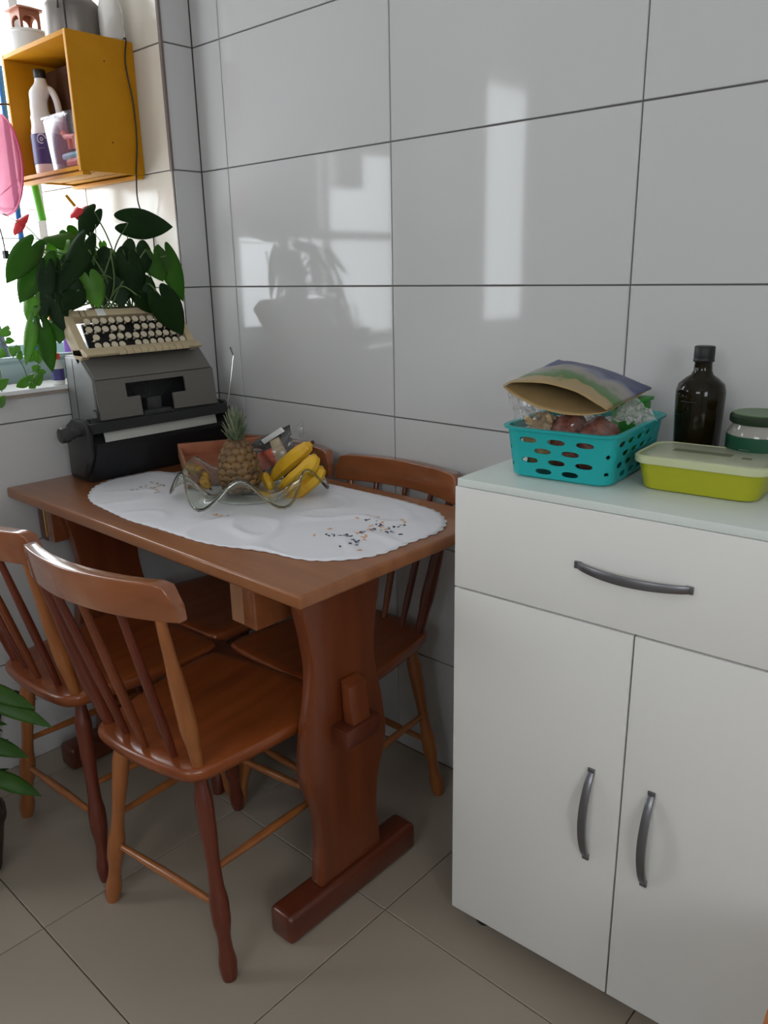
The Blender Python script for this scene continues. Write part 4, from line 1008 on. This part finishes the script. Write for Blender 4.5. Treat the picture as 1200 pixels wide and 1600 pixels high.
# ------------------------------------------------------------------ things on the cabinet
def rrect(w_, d_, r, n=6):
    out = []
    for cx_, cy_, a0 in ((w_/2-r, d_/2-r, 0), (-w_/2+r, d_/2-r, PI/2), (-w_/2+r, -d_/2+r, PI), (w_/2-r, -d_/2+r, 1.5*PI)):
        for k in range(n+1): a = a0+PI/2*k/n; out.append((cx_+r*math.cos(a), cy_+r*math.sin(a)))
    return out
def loft(mb, layers, cap0=True, cap1=True, xf=None):
    rings = []
    for pts, z in layers:
        rings.append([mb.bm.verts.new((xf @ Vector((x, y, z))) if xf else (x, y, z)) for x, y in pts])
    for A, B in zip(rings, rings[1:]):
        for k in range(len(A)): mb.bm.faces.new((A[k], A[(k+1) % len(A)], B[(k+1) % len(A)], B[k]))
    if cap0: mb.bm.faces.new(rings[0][::-1])
    if cap1: mb.bm.faces.new(rings[-1])
def scl(pts, f, g=None): return [(x*f, y*(g or f)) for x, y in pts]
# basket
BW, BD, BH, BR_ = .182, .245, .088, .026
bcx, bcy, bth = 1.387, -.224, math.radians(6)
bk = thing('plastic_basket', 'teal slotted plastic basket full of bagged food on the cabinet top', 'basket', (0, 0, 0))
mb = MB()
sl = [(r, c) for r in range(4) for c in range(3)]
def wallplate(L, mat4, holes):
    t = plate([(-L/2, 0.004), (L/2, 0.004), (L/2, BH), (-L/2, BH)], holes, .0024)
    bmesh.ops.transform(t, matrix=mat4, verts=t.verts); mb.add(t)
def slots(L, ncol, w_):
    hs_ = []
    for r in range(4):
        z = .015+.0178*r; m_ = ncol if r % 2 else ncol-1; st_ = (L-.004-2*w_)/(ncol-1)
        for c in range(m_):
            x = (c-(m_-1)/2)*st_
            if abs(x)+w_ > L/2-.0015: continue
            hs_.append(ell(x, z, w_, .0049, 14, 2.4))
    return hs_
LX, LY = BW-2*BR_, BD-2*BR_
Rx = Matrix(((1, 0, 0), (0, 0, -1), (0, 1, 0))).to_4x4()
Rside = Matrix(((0, 0, 1), (1, 0, 0), (0, 1, 0))).to_4x4()
wallplate(LX, Matrix.Translation((0, -BD/2, 0)) @ Rx, slots(LX, 3, .0150)); wallplate(LX, Matrix.Translation((0, BD/2, 0)) @ Rx, slots(LX, 3, .0150))
wallplate(LY, Matrix.Translation((BW/2, 0, 0)) @ Rside, slots(LY, 5, .0145)); wallplate(LY, Matrix.Translation((-BW/2, 0, 0)) @ Rside, slots(LY, 5, .0145))
for sx, sy, a0 in ((1, 1, 0), (-1, 1, PI/2), (-1, -1, PI), (1, -1, 1.5*PI)):
    L = BR_*PI/2; n = 8
    t = bmesh.new(); hol = [(L*.5, .022), (L*.5, .052)]
    # corner strip as a fine grid with two round holes left out
    nu, nv = 22, 44; V = {}
    def pt(i, j, off): a = a0+PI/2*i/nu; R_ = BR_+off; return t.verts.new((sx*(BW/2-BR_)+R_*math.cos(a), sy*(BD/2-BR_)+R_*math.sin(a), .004+(BH-.004)*j/nv))
    for off, nm in ((-.0012, 0), (.0012, 1)):
        for i in range(nu+1):
            for j in range(nv+1): V[i, j, nm] = pt(i, j, off)
    keep = {(i, j): not any((L*(i+.5)/nu-hx)**2+(.004+(BH-.004)*(j+.5)/nv-hz)**2 < .0036**2 for hx, hz in hol) for i in range(nu) for j in range(nv)}
    for (i, j), k in keep.items():
        if not k: continue
        for nm in (0, 1): t.faces.new((V[i, j, nm], V[i+1, j, nm], V[i+1, j+1, nm], V[i, j+1, nm]))
        for (di, dj, e0, e1) in ((0, -1, (0, 0), (1, 0)), (0, 1, (0, 1), (1, 1)), (-1, 0, (0, 0), (0, 1)), (1, 0, (1, 0), (1, 1))):
            if not keep.get((i+di, j+dj), False) and 0 <= i+di < nu or (dj and not 0 <= j+dj < nv):
                try: t.faces.new((V[i+e0[0], j+e0[1], 0], V[i+e1[0], j+e1[1], 0], V[i+e1[0], j+e1[1], 1], V[i+e0[0], j+e0[1], 1]))
                except ValueError: pass
    bmesh.ops.delete(t, geom=[v for v in t.verts if not v.link_faces], context='VERTS'); mb.add(t)
base = rrect(BW, BD, BR_)
loft(mb, [(scl(base, .95), 0), (scl(base, 1), .006), (scl(base, .985), .006), (scl(base, .94), .0025)])
rim = rrect(BW+.016, BD+.016, BR_+.008); ri = rrect(BW-.002, BD-.002, BR_-.001)
loft(mb, [(ri, BH-.004), (rim, BH-.003), (rim, BH+.001), (ri, BH+.001), (ri, BH-.004)], False, False)
for v in mb.bm.verts: f = 1+.10*(v.co.z/BH)-.03; v.co.x *= f; v.co.y *= f
bme = mb.mesh(True, 35); link('basket_body', bme, M['teal'], bk, world=False)
bk.location = (bcx, bcy, CT+.0003); bk.rotation_euler = (0, 0, bth)
BX = Matrix.Translation((bcx, bcy, CT)) @ Matrix.Rotation(bth, 4, 'Z')
def inb(x, y, z): return BX @ Vector((x, y, z))
def blob(c, r, amp, sc_, seed, n=3):
    t = bmesh.new(); bmesh.ops.create_icosphere(t, subdivisions=n, radius=1)
    for v in t.verts:
        k = v.co.normalized(); q = k*(1+amp*noise.noise(k*sc_+Vector((seed, 0, 0))))
        v.co = Vector(c)+Vector((q.x*r[0], q.y*r[1], q.z*r[2]))
    mb = MB(); mb.add(t); return mb
fb = thing('food_bag', 'clear bag of beige cookies at the left front in the teal basket', 'food bag', inb(-.05, -.07, .01), 'food bags in the teal basket')
blob(inb(-.046, -.062, .052), (.036, .045, .045), .25, 2.2, 1).put('bag_content', M['bread'], fb)
mb = MB()
for k in range(16):
    p = inb(-.046+random.uniform(-.03, .03), -.062+random.uniform(-.04, .03), .093+random.uniform(-.006, .010)); mb.box(p-Vector((.008, .005, .004)), p+Vector((.008, .005, .004)), .002, Matrix.Rotation(random.uniform(0, 3), 4, (random.random(), random.random(), random.random())))
mb.put('cookies', M['bread'], fb)
film([inb(-.082, -.112, .078), inb(-.010, -.112, .080), inb(-.020, -.02, .145), inb(-.125, -.06, .155)], .010, 6, 5).put('film', M['film'], fb, angle=20)
film([inb(-.075, -.085, .082), inb(-.088, .00, .085), inb(-.115, -.01, .14), inb(-.132, -.06, .135)], .012, 6, 15).put('film', M['film'], fb, angle=20)
fb = thing('food_bag', 'clear bag of brown food in the middle of the teal basket', 'food bag', inb(.0, -.07, .01), 'food bags in the teal basket')
blob(inb(.002, -.072, .060), (.034, .040, .050), .2, 2.2, 4).put('bag_content', M['dark_food'], fb)
fb = thing('food_bag', 'clear bag of dark reddish food at the right front of the teal basket', 'food bag', inb(.05, -.07, .01), 'food bags in the teal basket')
blob(inb(.050, -.070, .056), (.036, .044, .052), .2, 2.2, 7).put('bag_content', M['dark_food'], fb)
film([inb(.015, -.108, .090), inb(.080, -.106, .088), inb(.082, -.02, .120), inb(.02, -.03, .125)], .008, 6, 25).put('film', M['film'], fb, angle=20)
film([inb(.068, -.055, .105), inb(.100, .01, .082), inb(.100, .055, .098), inb(.062, .02, .135)], .012, 7, 35).put('film', clear('crinkled_white_film', (.8, .8, .78), .2, .30, .8), fb, angle=20)
o = blob(inb(-.02, .04, .045), (.055, .05, .040), .15, 2, 9).put('food_bag', M['white']); tag(o, 'white bag deep in the teal basket, seen through the slots', 'food bag', 'food bags in the teal basket')
gb = thing('green_box', 'green plastic box end standing at the back right of the teal basket', 'box', inb(.05, .09, .01))
R_ = Matrix.Rotation(bth, 4, 'Z')
MB().box(inb(.052, .075, .060)-Vector((.026, .026, .055)), inb(.052, .075, .060)+Vector((.026, .026, .055)), .005).put('box_body', M['dkgreen_lid'], gb)
MB().box(inb(.052, .075, .119)-Vector((.029, .029, .0035)), inb(.052, .075, .119)+Vector((.029, .029, .0035)), .003).put('lid', M['dkgreen_lid'], gb)
# kraft pouch with printed top
def pouch():
    ML, MR = at(786, 602, 1, -.372), at(948, 641, 1, -.335); BRr, BLl = at(1018, 606, 1, -.10), at(872, 562, 1, -.16)
    def surf(top):
        def f(u, v):
            p = ML.lerp(MR, u).lerp(BLl.lerp(BRr, u), v)
            b = math.sin(PI*u)**.8*(1-.55*v)*(1 if v < .97 else .3)
            z = (.020*b+.012*math.sin(PI*u)*math.sin(PI*v)) if top else -.022*b*(1-v)-.002
            return p+Vector((0, 0, z+.0025*noise.noise(Vector((u*5, v*5, 3 if top else 8)))))
        return f
    return surf
pf = pouch()
m = bpy.data.materials.new('printed_kraft'); m.use_nodes = True; nt = m.node_tree; b = nt.nodes['Principled BSDF']; b.inputs['Roughness'].default_value = .38
uv = nt.nodes.new('ShaderNodeUVMap'); uv.uv_map = 'UVMap'; sp = nt.nodes.new('ShaderNodeSeparateXYZ'); nt.links.new(uv.outputs[0], sp.inputs[0])
nz = nt.nodes.new('ShaderNodeTexNoise'); nz.inputs['Scale'].default_value = 3.2; nz.inputs['Detail'].default_value = 2; nt.links.new(uv.outputs[0], nz.inputs['Vector'])
ad = nt.nodes.new('ShaderNodeMath'); ad.operation = 'MULTIPLY_ADD'; ad.inputs[1].default_value = .55; nt.links.new(nz.outputs[0], ad.inputs[0]); nt.links.new(sp.outputs[1], ad.inputs[2])
rp = nt.nodes.new('ShaderNodeValToRGB'); nt.links.new(ad.outputs[0], rp.inputs[0]); el = rp.color_ramp.elements
el[0].position = .0; el[0].color = (.40, .27, .12, 1); el[1].position = .42; el[1].color = (.36, .26, .12, 1)
for ps, c in ((.45, (.06, .17, .03)), (.58, (.10, .19, .07)), (.64, (.27, .26, .22)), (.78, (.30, .27, .25)), (.86, (.19, .20, .27)), (.95, (.035, .045, .14)), (1.12, (.03, .04, .12))):
    if ps <= 1: e_ = el.new(ps); e_.color = (*c, 1)
nt.links.new(rp.outputs[0], b.inputs['Base Color'])
kp_ = thing('paper_pouch', 'open kraft paper pouch with green and blue print lying on the teal basket', 'pouch', inb(0, 0, .10))
for top in (True, False):
    mb = MB(); nu, nv = 30, 22; mb.grid(pf(top), nu, nv)
    me = mb.mesh(True, 60, recalc=False)
    if top:
        ul = me.uv_layers.new(name='UVMap'); idx = {}
        for v in me.vertices: idx[v.index] = (v.index//(nv+1)/nu, v.index % (nv+1)/nv)
        for l in me.loops: ul.data[l.index].uv = idx[l.vertex_index]
    o = link('printed_sheet' if top else 'lower_sheet', me, m if top else M['kraft'], kp_); solid(o, .0010)

# lime tub
lt_ = thing('food_tub', 'lime green food tub with frosted lid on the cabinet top, right of the basket', 'food tub')
TW, TD, THh = .205, .135, .050
tc_, ta = Vector((1.607, -.2315, CT+.0003)), math.radians(5)
mb = MB(); bs = rrect(TW, TD, .028, 8)
loft(mb, [(scl(bs, .80, .78), 0), (scl(bs, .86, .84), .003), (scl(bs, .95, .94), THh-.004), (scl(bs, .975, .97), THh-.003), (scl(bs, .975, .97), THh), (scl(bs, .93, .92), THh), (scl(bs, .82, .80), .004)])
link('tub_body', mb.mesh(True, 40), M['lime'], lt_, world=False)
mb = MB(); loft(mb, [(scl(bs, 1, 1), THh-.006), (scl(bs, 1.01, 1.01), THh-.003), (scl(bs, 1.01, 1.01), THh+.004), (scl(bs, .98, .97), THh+.0065), (scl(bs, .95, .93), THh+.0055), (scl(bs, .95, .93), THh+.001)], False, False)
link('lid_rim', mb.mesh(True, 40), M['lid_rim'], lt_, world=False)
mb = MB(); i2 = rrect(TW*.95, TD*.93, .024, 8)
loft(mb, [(i2, THh+.001), (scl(i2, .95, .93), THh+.0012), (scl(i2, .92, .90), THh+.006), (scl(i2, .88, .86), THh+.007)], False, True)
link('lid', mb.mesh(True, 40), M['lid'], lt_, world=False)
mb = MB(); mb.box((-.055, -.008, THh+.0072), (.035, .010, THh+.0078), 0); mb.box((.052, -.014, THh+.0072), (.066, -.004, THh+.0078), 0)
link('lid_panel', mb.mesh(), mat('lid_embossed_panel', (.16, .17, .10), .5), lt_, world=False)
lt_.location = tc_; lt_.rotation_euler = (0, 0, ta)

# olive oil bottle
ob = thing('oil_bottle', 'dark brown-black glass bottle with black cap on the cabinet by the wall', 'bottle', (1.533, -.093, CT))
c = Vector((1.533, -.093, 0)); Hh = .208
mb = MB(); mb.lathe([(.030, CT+.0005), (.035, CT+.004), (.0385, CT+.03), (.0415, CT+.120), (.0415, CT+.135), (.038, CT+.148), (.028, CT+.157), (.019, CT+.163), (.0155, CT+.170), (.0145, CT+.184), (.0160, CT+.187), (.0160, CT+.190)], c, 40); mb.put('bottle_body', M['bottle'], ob, angle=50)
mb = MB(); mb.lathe([(.0168, CT+.1855), (.0180, CT+.188), (.0168, CT+.1915), (.0172, CT+.193), (.0172, CT+.2105), (.016, CT+.212)], c, 28); mb.put('cap', M['cap'], ob)
f2 = (CAM-c); f2.z = 0; f2.normalize(); s2 = Vector((-f2.y, f2.x, 0))
def onb(s, z, r=.0417): a = s/r; return c+f2*(r*math.cos(a))+s2*(r*math.sin(a))+Vector((0, 0, z))
MB().tube([onb(-.034+.002*k, CT+.120) for k in range(15)], .0010, 5).put('print_line', M['tw_mid'], ob)
# green jar
c = Vector((1.652, -.135, 0)); r_ = .0500
jr = thing('glass_jar', 'glass jar with green label and green-black lid at the right edge on the cabinet', 'jar', (c.x, c.y, CT))
mb = MB(); mb.lathe([(.042, CT+.0005), (r_, CT+.005), (r_+.001, CT+.082), (r_-.006, CT+.094), (r_-.008, CT+.100)], c, 40); mb.put('jar_body', M['jar_glass'], jr)
mb = MB(); mb.lathe([(r_-.003, CT+.0985), (r_-.001, CT+.101), (r_-.001, CT+.110), (r_-.004, CT+.1135)], c, 40); mb.put('lid', M['jar_lid'], jr)
mb = MB(); mb.lathe([(r_-.005, CT+.1136), (r_-.006, CT+.1146), (r_-.010, CT+.1142)], c, 40); mb.put('lid_disc', M['jar_lid_top'], jr)
mb = MB(); mb.lathe([(r_+.0004, CT+.006), (r_+.0012, CT+.007), (r_+.0022, CT+.079), (r_+.0008, CT+.080)], c, 40); mb.put('label', M['jar_label'], jr)
f2 = (CAM-c); f2.z = 0; f2.normalize(); s2 = Vector((-f2.y, f2.x, 0)); rr = r_+.0026
def onj(s, z): a = s/rr; return c+f2*(rr*math.cos(a))+s2*(rr*math.sin(a))+Vector((0, 0, z))
mb = MB(); n_ = 8
V0 = [mb.bm.verts.new(onj(.010+.026*k/n_, CT+.036)) for k in range(n_+1)]; V1 = [mb.bm.verts.new(onj(.010+.026*k/n_, CT+.056)) for k in range(n_+1)]
for k in range(n_): mb.bm.faces.new((V0[k], V0[k+1], V1[k+1], V1[k]))
o = mb.put('barcode_patch', mat('grey_print', (.20, .22, .22), .5), jr); solid(o, .0004)
mb = MB()
for k in range(11): mb.tube([onj(.012+.0021*k, CT+.040), onj(.012+.0021*k, CT+.054)], .00045+.0003*(k % 3 == 0), 4)
mb.put('barcode_lines', M['black'], jr)
mb = MB(); mb.tube([onj(.004+.004*k, CT+.031) for k in range(9)], .0007, 5); mb.tube([onj(.012+.004*math.cos(a), CT+.020+.004*math.sin(a)) for a in [k*PI/8 for k in range(17)]], .0007, 5)
for k in range(4): mb.tube([onj(-.030, CT+.03+.010*k), onj(-.014, CT+.03+.010*k)], .0005, 5)
mb.put('label_print', M['tw_side'], jr)
